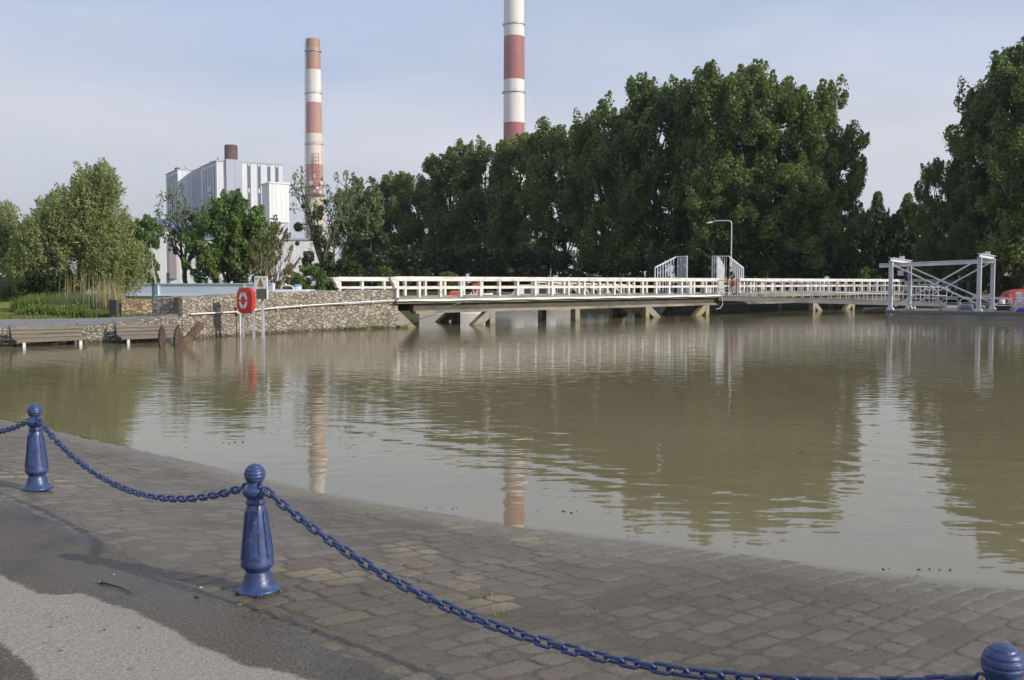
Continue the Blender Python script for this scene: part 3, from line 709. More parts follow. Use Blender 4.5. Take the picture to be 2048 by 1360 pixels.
# ============================================================ BENCHES
def bench(label, a, b):
    a = Vector(a); b = Vector(b); d = (b - a); d.z = 0; ln = d.length; d.normalize(); nf = Vector((d.y, -d.x, 0))   # nf faces the water
    r = thing('bench', label, 'bench', (a + b) / 2, 'benches along the low quay wall')
    up = Vector((0, 0, 1))
    m_ = MB()
    for k in range(3):
        zz = .30 + k * .115; off = .46 + k * .045
        m_.box((a + b) / 2 - nf * off + up * zz, (ln, .05, .105), (d, (nf + up * .30).normalized(), (up - nf * .30).normalized()))
    m_.build('backrest', WOOD, r, bevel=.008)
    m_ = MB()
    for k in range(3): m_.box((a + b) / 2 - nf * (.07 + k * .135) + up * (.20 + .012 * k), (ln, .125, .05), (d, nf, up))
    m_.box((a + b) / 2 + nf * .012 + up * .185, (ln, .03, .09), (d, nf, up))
    m_.build('seat', WOOD, r, bevel=.008)
    for s in (0, 1):
        q = a + d * (.02 if s == 0 else ln - .02)
        MB().prism([(-.66, .63), (-.60, .63), (-.44, .22), (.0, .15), (.0, .10), (-.62, .06)], .05, q, nf, up).build('end_frame', DARKIRON, r)
        MB().box(a + d * (.22 if s == 0 else ln - .16) - nf * .03 + up * -.18, (.085, .07, .70), (d, nf, up)).build('leg', GALV, r)
        MB().box(a + d * (.10 if s == 0 else ln - .14) - nf * .50 + up * -.12, (.08, .07, .70), (d, nf, up)).build('leg', DARKIRON if s == 0 else GALV, r)
    return r
a1 = ground(33, 695, 0); b1 = ground(172, 689.2, 0)
bench('flooded wooden bench at the far left, clear of the anchor', (a1.x, a1.y, 0), (b1.x, b1.y, 0))
a1 = ground(243, 688, 0); b1 = ground(362, 683.5, 0)
bench('flooded wooden bench partly hidden behind the two anchor flukes', (a1.x, a1.y, 0), (b1.x, b1.y, 0))

# ============================================================ ANCHOR
ga = ground(352, 697, 0)
AN = thing('anchor', 'rusty ship anchor with two pointed flukes standing in the flooded water', 'anchor', (ga.x, ga.y, -.4))
up = Vector((0, 0, 1)); pxm = ga.y / F
def fluke(px, tilt):
    g = ground(px, 696, 0); o = Vector((g.x, g.y, 0))
    ub = Vector((tilt, .10, 1)).normalized(); ua = Vector((.82, .57, 0)); ua = (ua - ub * ua.dot(ub)).normalized()
    poly = [(-.055, -.35), (-.085, 0), (-.118, .18), (-.125, .34), (-.105, .50), (-.060, .63), (0, .715), (.062, .62), (.118, .45), (.142, .28), (.125, .12), (.085, 0), (.06, -.35)]
    fl = MB(); n_ = ua.cross(ub).normalized(); n = len(poly)
    ctr = o + ub * .3
    vs = [o + ua * a + ub * b for a, b in poly] + [o + ua * a * .75 + ub * (b * .96) + n_ * .075 for a, b in poly] + [o + ua * a * .75 + ub * (b * .96) - n_ * .045 for a, b in poly]
    fs = [tuple(n + i for i in range(n)), tuple(2 * n + i for i in range(n))[::-1]] + [(i, (i + 1) % n, n + (i + 1) % n, n + i) for i in range(n)] + [((i + 1) % n, i, 2 * n + i, 2 * n + (i + 1) % n) for i in range(n)]
    fl.add(vs, fs).build('fluke', RUSTDARK, AN, bevel=.012)
fluke(324, -.02); fluke(354, .03)
s0 = ground(352, 692, 0); s0.z = -.12; s1 = at(402, 652.5, s0.y + .55)
sh_ = MB(); t = (s1 - s0).normalized(); x = t.cross(up).normalized(); y = x.cross(t)
L_ = (s1 - s0).length
sh_.prism([(0, -.13), (L_ * .5, -.105), (L_, -.09), (L_ + .10, -.04), (L_ + .10, .05), (L_, .10), (L_ * .5, .11), (0, .14)], .15, s0, t, y)
sk = sh_.build('shank', RUST, AN, bevel=.025)
c0 = s0 + t * (L_ - .02) + y * .10
MB().tube([c0 + t * a + y * b for a, b in ((.08, .0), (.07, .05), (-.04, .06), (-.14, .055), (-.17, .03))], .024, 8).build('shackle_bar', RUST, sk, True)
MB().tube([c0 - t * .18 + t * (.12 * math.cos(q)) + y * (.02 + .055 * math.sin(q)) + x * (.05 * math.sin(q)) for q in np.linspace(0, 6.28, 15)[:-1]], .022, 8, True).build('shackle', RUSTDARK, sk, True)
MB().tube([c0 - t * .36 + t * (.12 * math.cos(q)) + y * (.0 + .02 * math.sin(q)) + x * (.065 * math.sin(q)) for q in np.linspace(0, 6.28, 15)[:-1]], .020, 8, True).build('shackle_link', RUSTDARK, sk, True)
MB().bar(ground(318, 700, -.22), ground(360, 699, -.22), .16, .14).build('crown', RUST, AN)
# ============================================================ PIER (white balustraded bridge)
PA = ground(787, 656, 0); PA = Vector((PA.x, PA.y, 0)); DZ = 1.22
u_end = Vector(((3015 - 1024) / F, 1, 0)).normalized()
PD = u_end; PN = Vector((-PD.y, PD.x, 0)); PW = 4.0
UP = Vector((0, 0, 1))
def pp(k, o=0., z=0.): return PA + PD * k + PN * o + UP * z
def kpx(px, o=0.):
    a = (px - 1024) / F; q = PA + PN * o
    return (a * q.y - q.x) / (PD.x - a * PD.y)
KE = 70.
PIER = thing('bridge', 'concrete footbridge on braced piles crossing the water to the far bank', 'bridge', pp(0))
mb = MB(); mb.box(pp(KE / 2 + .1, PW / 2, DZ - .09), (KE + .2, PW + .50, .18), (PD, PN, UP)); mb.build('deck', CONC, PIER)
KR = kpx(1434)
for o, nm in ((.12, 0), (PW - .12, 1)):
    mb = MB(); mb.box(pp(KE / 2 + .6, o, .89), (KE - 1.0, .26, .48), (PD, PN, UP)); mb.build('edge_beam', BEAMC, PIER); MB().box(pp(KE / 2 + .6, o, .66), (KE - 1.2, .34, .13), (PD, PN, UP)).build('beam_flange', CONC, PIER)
front_piles = [(kpx(984), -1), (kpx(1154), 0), (kpx(1294), 1), (kpx(1414), -1), (kpx(1627), 1), (kpx(1706), -1), (kpx(1790), 0)]
back_piles = [(kpx(908, PW), -1), (kpx(1081, PW), 0), (kpx(1222, PW), 1), (kpx(1340, PW), -1), (kpx(1560, PW), 0), (kpx(1660, PW), 1)]
for o, lst in ((.12, front_piles), (PW - .12, back_piles)):
    for k, br in lst:
        MB().box(pp(k, o, -.35), (.34, .34, 1.9), (PD, PN, UP)).build('pile', PILE, PIER)
        if br: MB().bar(pp(k + br * .10, o, .56), pp(k + br * 1.55, o, -.42), .30, .36).build('brace', PILE, PIER)
MB().bar(pp(.05, .15, .62), pp(1.35, .15, -.40), .30, .5).build('brace', PILE, PIER)
cu = MB(); cu.box(pp(KR / 2 - .1, -.30, DZ - .035), (KR - .3, .05, .07), (PD, PN, UP)); cu.build('edge_strip', WHITE, PIER)
cu = MB(); cu.tube([pp(k, -.36, DZ - .055 + .018 * math.sin(k * 1.9) - .02 * (k / KR)) for k in np.linspace(-.1, KR, 26)], .042, 6)
cu.build('cable_duct', WPLAST, PIER, True)
hc = MB(); hc.tube([pp(4.0, -.38, DZ - .08), pp(3.4, -.40, DZ - .2), pp(2.0, -.30, .55), pp(.9, -.25, .25)], .018, 6); hc.build('loose_cable', DGREY, PIER, True)
hc = MB(); hc.tube([pp(KR - .2, -.42, DZ - .05), pp(KR - .1, -.45, .95), pp(KR - .1, -.45, .60), pp(KR - .35, -.45, .42), pp(KR - .8, -.45, .36)], .018, 6); hc.build('hanging_hose', LGREY, PIER, True)

def balustrade(label, k0, k1, o, start=False, n=None, ztop=2.21, stop_bottom=DZ):
    r = thing('balustrade', label, 'balustrade', pp(k0, o, DZ), 'white concrete balustrades of the bridge')
    L_ = k1 - k0; n = n or max(1, round(L_ / 1.28)); mid = (k0 + k1) / 2
    mb = MB(); mb.box(pp(mid, o, ztop - .10), (L_ + .17, .21, .20), (PD, PN, UP))
    if start:
        poly = [(-.08, -.02), (-.36, -.02), (-.40, -.07), (-.38, -.16), (-.30, -.24), (-.22, -.34), (-.18, -.5), (-.08, -.5)]
        mb.prism(poly, .20, pp(k0, o, ztop), PD, UP)
    mb.build('top_rail', WHITE, r, bevel=.015)
    MB().box(pp(mid, o, 1.715), (L_, .13, .11), (PD, PN, UP)).build('middle_rail', WHITE, r, bevel=.01)
    for i in range(n + 1):
        k = k0 + L_ * i / n
        MB().box(pp(k, o, (ztop - .12 + stop_bottom) / 2), (.135, .16, ztop - .12 - stop_bottom + .10), (PD, PN, UP)).build('post', WHITE, r, bevel=.012)
    MB().box(pp(mid, o, DZ + .035), (L_ + .1, .26, .11), (PD, PN, UP)).build('kerb', CONC, r)
    return r
KG = kpx(1430)
balustrade('near white balustrade of the bridge, running from the stone wall to the grey gates', 0.1, KG, -.12, True, 20)
KB = kpx(1320, PW)
balustrade('far white balustrade of the bridge, running from the stone wall to the grey gates', kpx(668, PW + .12) + .3, KB, PW + .12, True)
K2 = kpx(1474)
balustrade('white concrete balustrade on the near side of the bridge, right of the person', K2, KE, -.12)
balustrade('white concrete balustrade on the far side of the bridge, beyond the grey gates', KB + 2.2, KE, PW + .12)

# ---------------- barred gates
def barred(mb, a, b, zb, za, zc, n, r=.022, frame=.035):
    # bars between plan points a and b, bottom zb, tops za..zc
    a = Vector((a.x, a.y, 0)); b = Vector((b.x, b.y, 0))
    for i in range(n + 1):
        f = i / n; p = a.lerp(b, f); zt = za + (zc - za) * f; rr = frame if i in (0, n) else r
        mb.bar(p + UP * zb, p + UP * zt, rr * 2, rr * 2)
    mb.bar(a + UP * za, b + UP * zc, .06, .07); mb.bar(a + UP * (zb + .05), b + UP * (zb + .05), .06, .07)
def gate(name, label, o, kc, inward, kw, flip, leaf, zt):
    r = thing(name, label, 'gate', pp(kc, o, DZ), 'barred gates across the bridge')
    mb = MB(); a = pp(kc, o + inward * .20); b = pp(kc + kw, o + inward * .20); barred(mb, a, b, DZ, zt, zt - .70, 8, .03); mb.build('side_wing', LGREY, r)
    mb = MB(); c = pp(kc, o + inward * (.2 + leaf)); barred(mb, a, c, DZ, zt, zt + .02, 8, .017); mb.build('gate_leaf', LGREY, r)
    return r, a, c
kg1 = kpx(1346, PW + .12)
r1, a_1, c_1 = gate('barred_gate', 'pale grey barred gate with a sloping wing left of the lamp post', PW + .12, kg1, -1, -2.2, False, .85, zat(514, 64.3))
MB().box(a_1 + UP * 2.2 - PN * .12 - PD * .06, (.10, .10, .28), (PD, PN, UP)).build('lock', YELLOW, r1)
kg2 = kpx(1461, -.12)
r2, a_2, c_2 = gate('barred_gate', 'pale grey barred gate with a sloping wing beside the person and the red lifebuoy cabinet', -.12, kg2, 1, 1.7, False, 1.15, zat(513, 61.8))
q0 = at(1434, 512, 60.6); q1 = at(1449, 528, 61.2)
d = Vector((q1.x - q0.x, q1.y - q0.y, 0)).normalized(); w_ = (Vector((q1.x, q1.y, 0)) - Vector((q0.x, q0.y, 0))).length
zt_ = q0.z; MB().prism([(0, DZ - .02), (w_, DZ - .02), (w_, zt_ - .62), (.18, zt_ - .03), (0, zt_)], .05, Vector((q0.x, q0.y, 0)), d, UP).build('solid_panel', GALV, r2)
# two pale switch cabinets between the gates
for px, w_, h_, lab in ((1378, .30, .95, 'narrow white switch cabinet on the bridge deck beside the left barred gate'), (1416, .5, .55, 'grey switch cabinet on the bridge behind the near balustrade')):
    k = kpx(px, PW - .3); p = pp(k, PW - .3, DZ)
    sc_ = thing('switch_cabinet', lab, 'cabinet', p)
    MB().box(p + UP * h_ / 2, (w_, .3, h_), (PD, PN, UP)).build('housing', WPLAST if px < 1400 else LGREY, sc_, bevel=.015)
    MB().box(p + UP * h_ / 2 - PN * .16, (w_ * .8, .02, h_ * .85), (PD, PN, UP)).build('door', WPLAST if px < 1400 else LGREY, sc_)
# ---------------- street lamp
lb = pp(kpx(1461, 1.2), 1.2, DZ); zt_ = zat(441, lb.y)
SL = thing('street_lamp', 'tall thin grey street lamp with a long arm reaching left over the bridge', 'street lamp', lb)
MB().tube([lb, lb + UP * 1.2, Vector((lb.x, lb.y, zt_ - .25)), Vector((lb.x - .03, lb.y, zt_ - .08)), Vector((lb.x - .18, lb.y, zt_ - .01)), Vector((xat(1432, lb.y, 441), lb.y, zt_ - .02)), Vector((xat(1424, lb.y, 443), lb.y, zt_ - .10))], [.05, .045, .036, .034, .032, .03, .03], 8).build('pole', GALV, SL, True)
lx = xat(1419, lb.y, 445)
MB().prism([(-.20, 0), (-.18, .03), (.18, .06), (.22, .02), (.15, -.03), (-.15, -.04)], .14, Vector((lx, lb.y, zt_ - .13)), Vector((1, 0, .1)), UP).build('lamp_head', LGREY, SL)
# red lifebuoy cabinet on the bridge
kk = kpx(1478, .35); b_ = pp(kk, .35, DZ)
lifebuoy_cabinet('lifebuoy_cabinet', 'pale red lifebuoy cabinet on the bridge right behind the person', (b_.x, b_.y, DZ), (-PN).to_tuple(), DZ + .60, .62, .98, .3)
kk = kpx(952, PW + 1.2); b_ = pp(kk, PW + 1.2, 0)
# ---------------- person leaning on the rail
pq = pp(kpx(1466, -.05), -.05, DZ)
PS = thing('person', 'person in a dark top and orange-red shorts leaning forward with a yellow bag', 'person', pq)
SKIN = mat('skin', (.52, .30, .21), .55, .08, 8.); SHIRT = mat('dark_fabric', (.022, .024, .034), .85, .25, 9.); SHORTS = mat('orange_red_fabric', (.42, .085, .05), .85, .15, 9.); CAP = mat('dark_red_cap_fabric', (.11, .05, .05), .85, .2, 12.); HAIR = mat('brown_hair', (.06, .035, .025), .8, .2, 20.); SHOE = mat('dark_shoe', (.03, .03, .03), .7)
def skin(name, nodes, edges, mat_, parent, sub=2):
    me = bpy.data.meshes.new(name); me.from_pydata([n[0] for n in nodes], edges, []); me.materials.append(mat_)
    o = bpy.data.objects.new(name, me); COL.objects.link(o)
    if parent: o.parent = parent
    sm = o.modifiers.new('skin', 'SKIN'); sm.use_smooth_shade = True
    for i, n in enumerate(nodes): me.skin_vertices[0].data[i].radius = n[1] if hasattr(n[1], '__len__') else (n[1], n[1])
    me.skin_vertices[0].data[0].use_root = True
    ss = o.modifiers.new('sub', 'SUBSURF'); ss.levels = sub; ss.render_levels = sub
    return o
# local: x right in the picture, y away; leaning to the left (-x), z from the deck
body = [((.0, 0, .86), (.135, .11)), ((-.03, 0, 1.02), (.125, .10)), ((-.09, 0, 1.22), (.15, .11)), ((-.15, 0, 1.36), (.12, .09)), ((-.185, 0, 1.43), .055), ((-.225, 0, 1.50), .075), ((-.24, 0, 1.575), .088), ((-.235, 0, 1.65), .072),
        ((.02, -.09, .80), .095), ((.005, -.10, .46), .062), ((.04, -.10, .28), .055), ((.07, -.10, .08), .036), ((-.01, -.11, .035), .038), ((-.10, -.11, .028), .028),
        ((.02, .09, .80), .095), ((-.06, .10, .47), .062), ((-.03, .10, .28), .055), ((.0, .10, .08), .036), ((-.08, .11, .035), .038), ((-.17, .11, .028), .028),
        ((-.13, -.19, 1.34), .055), ((-.15, -.23, 1.10), .043), ((-.36, -.17, 1.03), .033), ((-.40, -.16, 1.025), (.026, .036)), ((-.46, -.15, 1.02), (.016, .034)),
        ((-.14, .19, 1.34), .055), ((-.22, .22, 1.10), .043), ((-.42, .13, 1.10), .033), ((-.46, .12, 1.11), (.026, .036)), ((-.52, .11, 1.12), (.016, .034))]
be = [(0, 1), (1, 2), (2, 3), (3, 4), (4, 5), (5, 6), (6, 7), (0, 8), (8, 9), (9, 10), (10, 11), (11, 12), (12, 13), (0, 14), (14, 15), (15, 16), (16, 17), (17, 18), (18, 19), (3, 20), (20, 21), (21, 22), (22, 23), (23, 24), (3, 25), (25, 26), (26, 27), (27, 28), (28, 29)]
for hi, sgn in ((24, 1), (29, 1)):
    hx, hy, hz = body[hi][0]
    for q in range(4):
        n0 = len(body); yy = hy + (q - 1.5) * .018
        body.append(((hx - .025, yy, hz + .004), .0085)); body.append(((hx - .048 - .006 * (q in (1, 2)), yy, hz - .014), .008)); body.append(((hx - .052, yy, hz - .040), .007))
        be += [(hi, n0), (n0, n0 + 1), (n0 + 1, n0 + 2)]
    n0 = len(body); body.append(((hx + .03, hy - .04, hz - .008), .0095)); body.append(((hx - .005, hy - .052, hz - .025), .008)); be += [(hi - 1, n0), (n0, n0 + 1)]
PB = skin('body', body, be, SKIN, PS)
fc_ = MB(); hd = Vector((-.24, 0, 1.57)) + pq
fc_.prism([(-.095, .0), (-.125, -.03), (-.095, -.035)], .03, hd, Vector((1, 0, 0)), UP); fc_.build('nose', SKIN, PB, True)
fc_ = MB()
for s in (-1, 1): fc_.lathe([(.001, -.012), (.011, -.004), (.011, .004), (.001, .012)], 8, hd + Vector((-.080, s * .032, .012)))
fc_.build('eyes', BLACK, PB, True)
MB().box(hd + Vector((-.080, 0, -.055)), (.012, .045, .010)).build('mouth', mat('lips', (.35, .12, .10), .5), PB)
fc_ = MB()
for s in (-1, 1): fc_.tube([hd + Vector((.0, s * .085, .03)), hd + Vector((.018, s * .096, .0)), hd + Vector((.0, s * .086, -.035))], .013, 6)
fc_.build('ears', SKIN, PB, True)
skin('shirt', [((.0, 0, .90), (.150, .125)), ((-.03, 0, 1.02), (.145, .115)), ((-.09, 0, 1.22), (.168, .125)), ((-.148, 0, 1.36), (.13, .10)), ((-.175, 0, 1.405), .066), ((-.13, -.19, 1.33), .068), ((-.145, -.225, 1.16), .058), ((-.14, .19, 1.33), .068), ((-.20, .22, 1.17), .058)],
     [(0, 1), (1, 2), (2, 3), (3, 4), (3, 5), (5, 6), (3, 7), (7, 8)], SHIRT, PS)
skin('shorts', [((.0, 0, .93), (.145, .12)), ((.01, 0, .84), (.15, .125)), ((.02, -.09, .76), .115), ((.0, -.10, .50), .098), ((.02, .09, .76), .115), ((-.045, .10, .50), .098)], [(0, 1), (1, 2), (2, 3), (1, 4), (4, 5)], SHORTS, PS)
skin('hair', [((-.19, 0, 1.50), .055), ((-.195, 0, 1.58), .080), ((-.215, 0, 1.655), .075)], [(0, 1), (1, 2)], HAIR, PS)
cp = MB(); cp.lathe([(.100, .05), (.100, .075), (.085, .115), (.05, .14), (.005, .148)], 16, hd + Vector((.012, 0, 0))); cp.prism([(-.085, -.075), (-.19, -.05), (-.19, .05), (-.085, .075)], .012, hd + UP * .055, Vector((1, 0, -.15)), Vector((0, 1, 0))); cp.build('cap', CAP, PS, True, auto=40)
for s, x_ in ((-1, 0.0), (1, -.07)):
    MB().prism([(-.15, 0), (.11, 0), (.11, .07), (.04, .09), (-.08, .06), (-.15, .035)], .085, pq + Vector((x_ - .0, s * .105, .0)), Vector((1, 0, 0)), UP).build('shoe', SHOE, PS, bevel=.015)
YB = thing('bag', 'yellow and black bag held by the person leaning at the bridge gate', 'bag', pq + Vector((-.42, -.1, .70)))
MB().prism([(-.20, .0), (-.04, -.20), (.12, -.16), (.14, .02), (.04, .22), (-.08, .24), (-.16, .12)], .16, pq + Vector((-.44, -.10, .80)), Vector((1, 0, 0)), UP).build('bag_body', YELLOW, YB, bevel=.03)
MB().prism([(-.34, .02), (-.06, -.08), (-.04, -.18), (-.26, -.20)], .17, pq + Vector((-.40, -.10, .80)), Vector((1, 0, 0)), UP).build('dark_flap', BLACK, YB, bevel=.02)
MB().tube([pq + Vector((-.52, -.12, 1.0)), pq + Vector((-.48, -.14, 1.08)), pq + Vector((-.42, -.12, 1.0))], .012, 6).build('strap', BLACK, YB, True)

# ============================================================ GANGWAY (dark, thin rails)
G0 = pp(kpx(1437, -.25), -.25, 1.06); G1 = at(1893, 605.5, 63.0); G1.z = .62
gd = (G1 - G0); gl_ = gd.length; gd.normalize(); gn = Vector((-gd.y, gd.x, 0)).normalized(); gu = gd.cross(gn).normalized(); gu = gu if gu.z > 0 else -gu
GW = thing('gangway', 'dark steel gangway with thin handrails sloping from the bridge down to the barge', 'gangway', G0)
mb = MB(); mb.box((G0 + G1) / 2 + gn * .7, (gl_, 1.4, .06), (gd, gn, gu)); mb.build('walkway', DGREY, GW)
for o in (0, 1.4):
    mb = MB(); mb.box((G0 + G1) / 2 + gn * o - gu * .06, (gl_, .10, .28), (gd, gn, gu)); mb.box((G0 + G1) / 2 + gn * o + gu * .09, (gl_, .15, .03), (gd, gn, gu)); mb.build('side_girder', DGREY, GW)
    n = 25
    for i in range(n + 1):
        p = G0 + gd * (gl_ * i / n) + gn * o; MB().bar(p, p + UP * 1.02, .035, .035).build('handrail_post', GALV, GW)
    mb = MB(); e = G1 + gn * o
    for z in (1.02, .5): mb.tube([G0 + gn * o + UP * z, e + UP * z] + ([e + gd * .45 + UP * .60, e + gd * .05 + UP * .30] if z > 1 else []), .025, 6)
    mb.build('handrail', GALV, GW, True)
# ============================================================ BARGE AND GANTRY
B0 = ground(1774, 637.2, 0); bd = Vector((.831, -.556, 0)); bd.normalize(); bn = Vector((-bd.y, bd.x, 0))
def bq(x, y, z=0.): return B0 + bd * x + bn * y + UP * z
BL, BW, BH = 11.5, 5.6, .42
BG = thing('barge', 'long low grey work barge with tubular railings moored at the right', 'barge', B0)
mb = MB()
poly = [(-.08, BH), (BL, BH), (BL, -.5), (.9, -.5), (.25, -.25), (.02, .02), (-.12, .26)]
mb.prism(poly, BW, bq(0, BW / 2), bd, UP); mb.build('hull', HULL, BG, bevel=.03)
MB().box(bq(BL / 2 - .05, BW / 2, BH + .012), (BL + .12, BW + .10, .045), (bd, bn, UP)).build('deck', DGREY, BG)
MB().box(bq(BL / 2 - .05, -.055, BH - .04), (BL + .1, .05, .10), (bd, bn, UP)).build('rubbing_strake', DGREY, BG)
MB().lathe([(.001, 0), (.06, 0), (.06, .02), (.001, .02)], 12, bq(.22, -.01, .22), (bd, UP, -bn)).build('hull_disc', LGREY, BG)
def hoop(x0, x1, y0, y1=None, h=.62, left=True, right=True):
    y1 = y0 if y1 is None else y1; z0 = BH + .03; r_ = .16
    a, b = bq(x0, y0, z0), bq(x1, y1, z0); t = (b - a).normalized(); pts = []
    if left: pts += [a] + [a + UP * (h - r_) + t * (r_ - r_ * math.cos(q)) + UP * (r_ * math.sin(q)) for q in np.linspace(0, 1.57, 5)]
    else: pts += [a + UP * h]
    if right: pts += [b + UP * (h - r_) - t * (r_ - r_ * math.cos(q)) + UP * (r_ * math.sin(q)) for q in np.linspace(1.57, 0, 5)] + [b]
    else: pts += [b + UP * h]
    m_ = MB(); m_.tube(pts, .028, 6); m_.tube([a + UP * h * .5, b + UP * h * .5], .020, 6)
    m_.build('railing_hoop', GALV, BG, True)
hoop(1.15, 2.65, .06, h=.64); hoop(2.72, 3.55, .06, h=.64); hoop(3.62, 6.1, .06, h=.66); hoop(6.2, 7.0, .06, h=.68); hoop(7.06, 8.2, .06, h=.7); hoop(8.3, 10.4, .06, h=.7)
hoop(1.4, 3.2, BW - .1, h=.66); hoop(3.3, 5.2, BW - .1, h=.66); hoop(5.3, 7.2, BW - .1, h=.66); hoop(7.3, 9.2, BW - .1, h=.66)
GN = thing('gantry', 'pale grey steel gantry frame with four legs and crossed braces standing on the barge', 'gantry', bq(3, 2.4, BH))
XL, XR, YF, YB_ = .10, 4.48, .25, 4.75
def leg(x, y, ytop):
    b = bq(x, y, BH + .04); zt = zat(ytop, b.y, 1850)
    m_ = MB(); t = UP
    c = (b + Vector((b.x, b.y, zt))) / 2; hgt = zt - b.z
    m_.box(c - bd * .085, (.03, .18, hgt), (bd, bn, UP)); m_.box(c + bd * .085, (.03, .18, hgt), (bd, bn, UP)); m_.box(c, (.145, .04, hgt), (bd, bn, UP))
    m_.prism([(-.20, 0), (.20, 0), (.12, .16), (-.12, .16)], .30, b, bd, UP)
    m_.build('leg', LGREY, GN); return Vector((b.x, b.y, zt))
tl = leg(XL, YF, 521.5); tr_ = leg(XR, YF, 513.5); bl = leg(XL, YB_, 527); br = leg(XR, YB_, 518)
for a, b in ((tl, bl), (tr_, br)):
    m_ = MB(); e = (b - a).normalized()
    for dz, hh, ww in ((.16, .03, .24), (-.03, .03, .24), (.065, .17, .05)): m_.bar(a - e * .15 + UP * dz, b + e * .15 + UP * dz, ww, hh)
    m_.build('cross_beam', LGREY, GN)
    c = a.lerp(b, .55)
    MB().prism([(-.16, 0), (.16, 0), (.10, .17), (-.10, .17)], .22, c + UP * .18, e, UP).build('pulley_block', GALV, GN)
ca, cb = tl.lerp(bl, .42) - UP * .06, tr_.lerp(br, .60) - UP * .06
e = (cb - ca).normalized(); m_ = MB()
for dz, hh, ww in ((-.0, .03, .2), (-.20, .03, .2), (-.10, .18, .05)): m_.bar(ca - e * 1.05 + UP * dz, cb + e * .3 + UP * dz, ww, hh)
m_.build('longitudinal_beam', LGREY, GN)
for (tl_, tr2, y) in ((tl, tr_, YF), (bl, br, YB_)):
    m_ = MB(); m_.bar(tl_ - UP * .25 + bd * .12 + bn * .05, bq(XR - .05 + .35, y + .05, BH + .25), .075, .075); m_.build('diagonal_brace', LGREY, GN)
    m_ = MB(); m_.bar(tr2 - UP * .18 - bd * .12 - bn * .05, bq(XL + .25, y - .05, BH + .25), .075, .075); m_.build('diagonal_brace', LGREY, GN)
hx = bl + bn * -.12
WN = thing('winch', 'black and yellow winch hanging from the left end of the gantry', 'winch', hx)
MB().box(hx + UP * -.34 - bn * .22 - bd * .1, (.28, .26, .50), (bd, bn, UP)).build('housing', BLACK, WN, bevel=.04)
MB().box(hx + UP * -.38 - bn * .37 - bd * .02, (.14, .05, .26), (bd, bn, UP)).build('yellow_cover', YELLOW, WN, bevel=.02)
MB().tube([hx + UP * -.58 - bn * .2 - bd * .1, hx + UP * -1.0 - bn * .2 - bd * .1], .10, 8).build('motor', BLACK, WN, True)
cbx = bl - bd * .42 - bn * .3
MB().box(cbx + UP * -.55, (.34, .16, .30), (bd, bn, UP)).build('control_box', LGREY, WN, bevel=.02)
# floating tan pipe
q0 = at(1728, 618, 64); q1 = at(1920, 609, 63.0)
TP = thing('floating_pipe', 'long tan plastic pipe lying on the water behind the barge', 'pipe', q0)
r_ = .20; q0.z = .13; q1.z = .34
t_ = (q1 - q0).normalized()
MB().tube([q0 - t_ * .02, q0 + t_ * .05, q0 + t_ * .1, q0.lerp(q1, .3), q0.lerp(q1, .6), q1], [.17, r_, r_, r_, r_ * .98, r_ * .95], 18).build('pipe_body', HOSE, TP, True, auto=50)
MB().lathe([(.21, 0), (.21, .05)], 18, q0.lerp(q1, .62), None).build('collar', HOSE, TP) if False else None
# things on the barge deck
dk = BH + .045
BT = thing('blue_tarpaulin', 'crumpled bright blue tarpaulin bundle lying on the barge deck', 'tarpaulin', bq(6.9, .9, dk))
mb = MB(); rnd = random.Random(5); nx_, ny_ = 15, 9; vs = []; fs = []
for i in range(nx_):
    for j in range(ny_):
        u, v = i / (nx_ - 1), j / (ny_ - 1); hgt = .30 * (math.sin(math.pi * u) * math.sin(math.pi * v)) ** .4 * (.8 + .35 * rnd.random()) if 0 < i < nx_ - 1 and 0 < j < ny_ - 1 else 0
        vs.append(bq(6.15 + 1.5 * u, .45 + .9 * v, dk + hgt))
for i in range(nx_ - 1):
    for j in range(ny_ - 1): fs.append((i * ny_ + j, (i + 1) * ny_ + j, (i + 1) * ny_ + j + 1, i * ny_ + j + 1))
mb.add(vs, fs).build('sheet', TARP, BT)
MB().tube([bq(6.1, .9, dk + .04), bq(6.5, .55, dk + .22), bq(7.1, .5, dk + .26), bq(7.6, .9, dk + .05)], .018, 6).build('rope', WPLAST, BT, True)
for x, y, r0, h0, mt, lab, nm in ((6.55, 2.6, .17, .95, TAN, 'tall tan mooring post with a pale cap on the barge', 'mooring_post'), (6.1, 2.7, .16, .78, WPLAST, 'white mooring post on the barge left of the tan post', 'mooring_post')):
    t0 = thing(nm, lab, 'mooring post', bq(x, y, dk))
    MB().lathe([(r0 + .03, 0), (r0, .03), (r0, h0 - .12), (r0 - .01, h0)], 16, bq(x, y, dk)).build('post', mt, t0, True, auto=40)
    MB().lathe([(r0 + .02, h0), (r0 + .03, h0 + .05), (r0 + .02, h0 + .16), (r0 * .4, h0 + .2)], 16, bq(x - .03, y, dk)).build('cap', WPLAST, t0, True, auto=40)
    MB().box(bq(x, y - r0 - .02, dk + h0 * .45), (.16, .03, .16), (bd, bn, UP)).build('plate', GALV, t0)
BK = thing('bucket', 'white bucket with a red base on the barge deck beside the blue tarpaulin', 'bucket', bq(7.75, 1.1, dk))
MB().lathe([(.13, 0), (.15, .12), (.19, .34), (.175, .36), (.12, .33)], 16, bq(7.75, 1.1, dk + .1)).build('body', WPLAST, BK, True, auto=40)
MB().lathe([(.17, 0), (.17, .12), (.12, .13)], 16, bq(7.75, 1.1, dk)).build('base', REDDARK, BK)
MB().tube([bq(7.75 + .18 * math.cos(q), 1.1, dk + .42 + .16 * math.sin(q)) for q in np.linspace(0, 3.14, 9)], .012, 6).build('handle', GALV, BK, True)
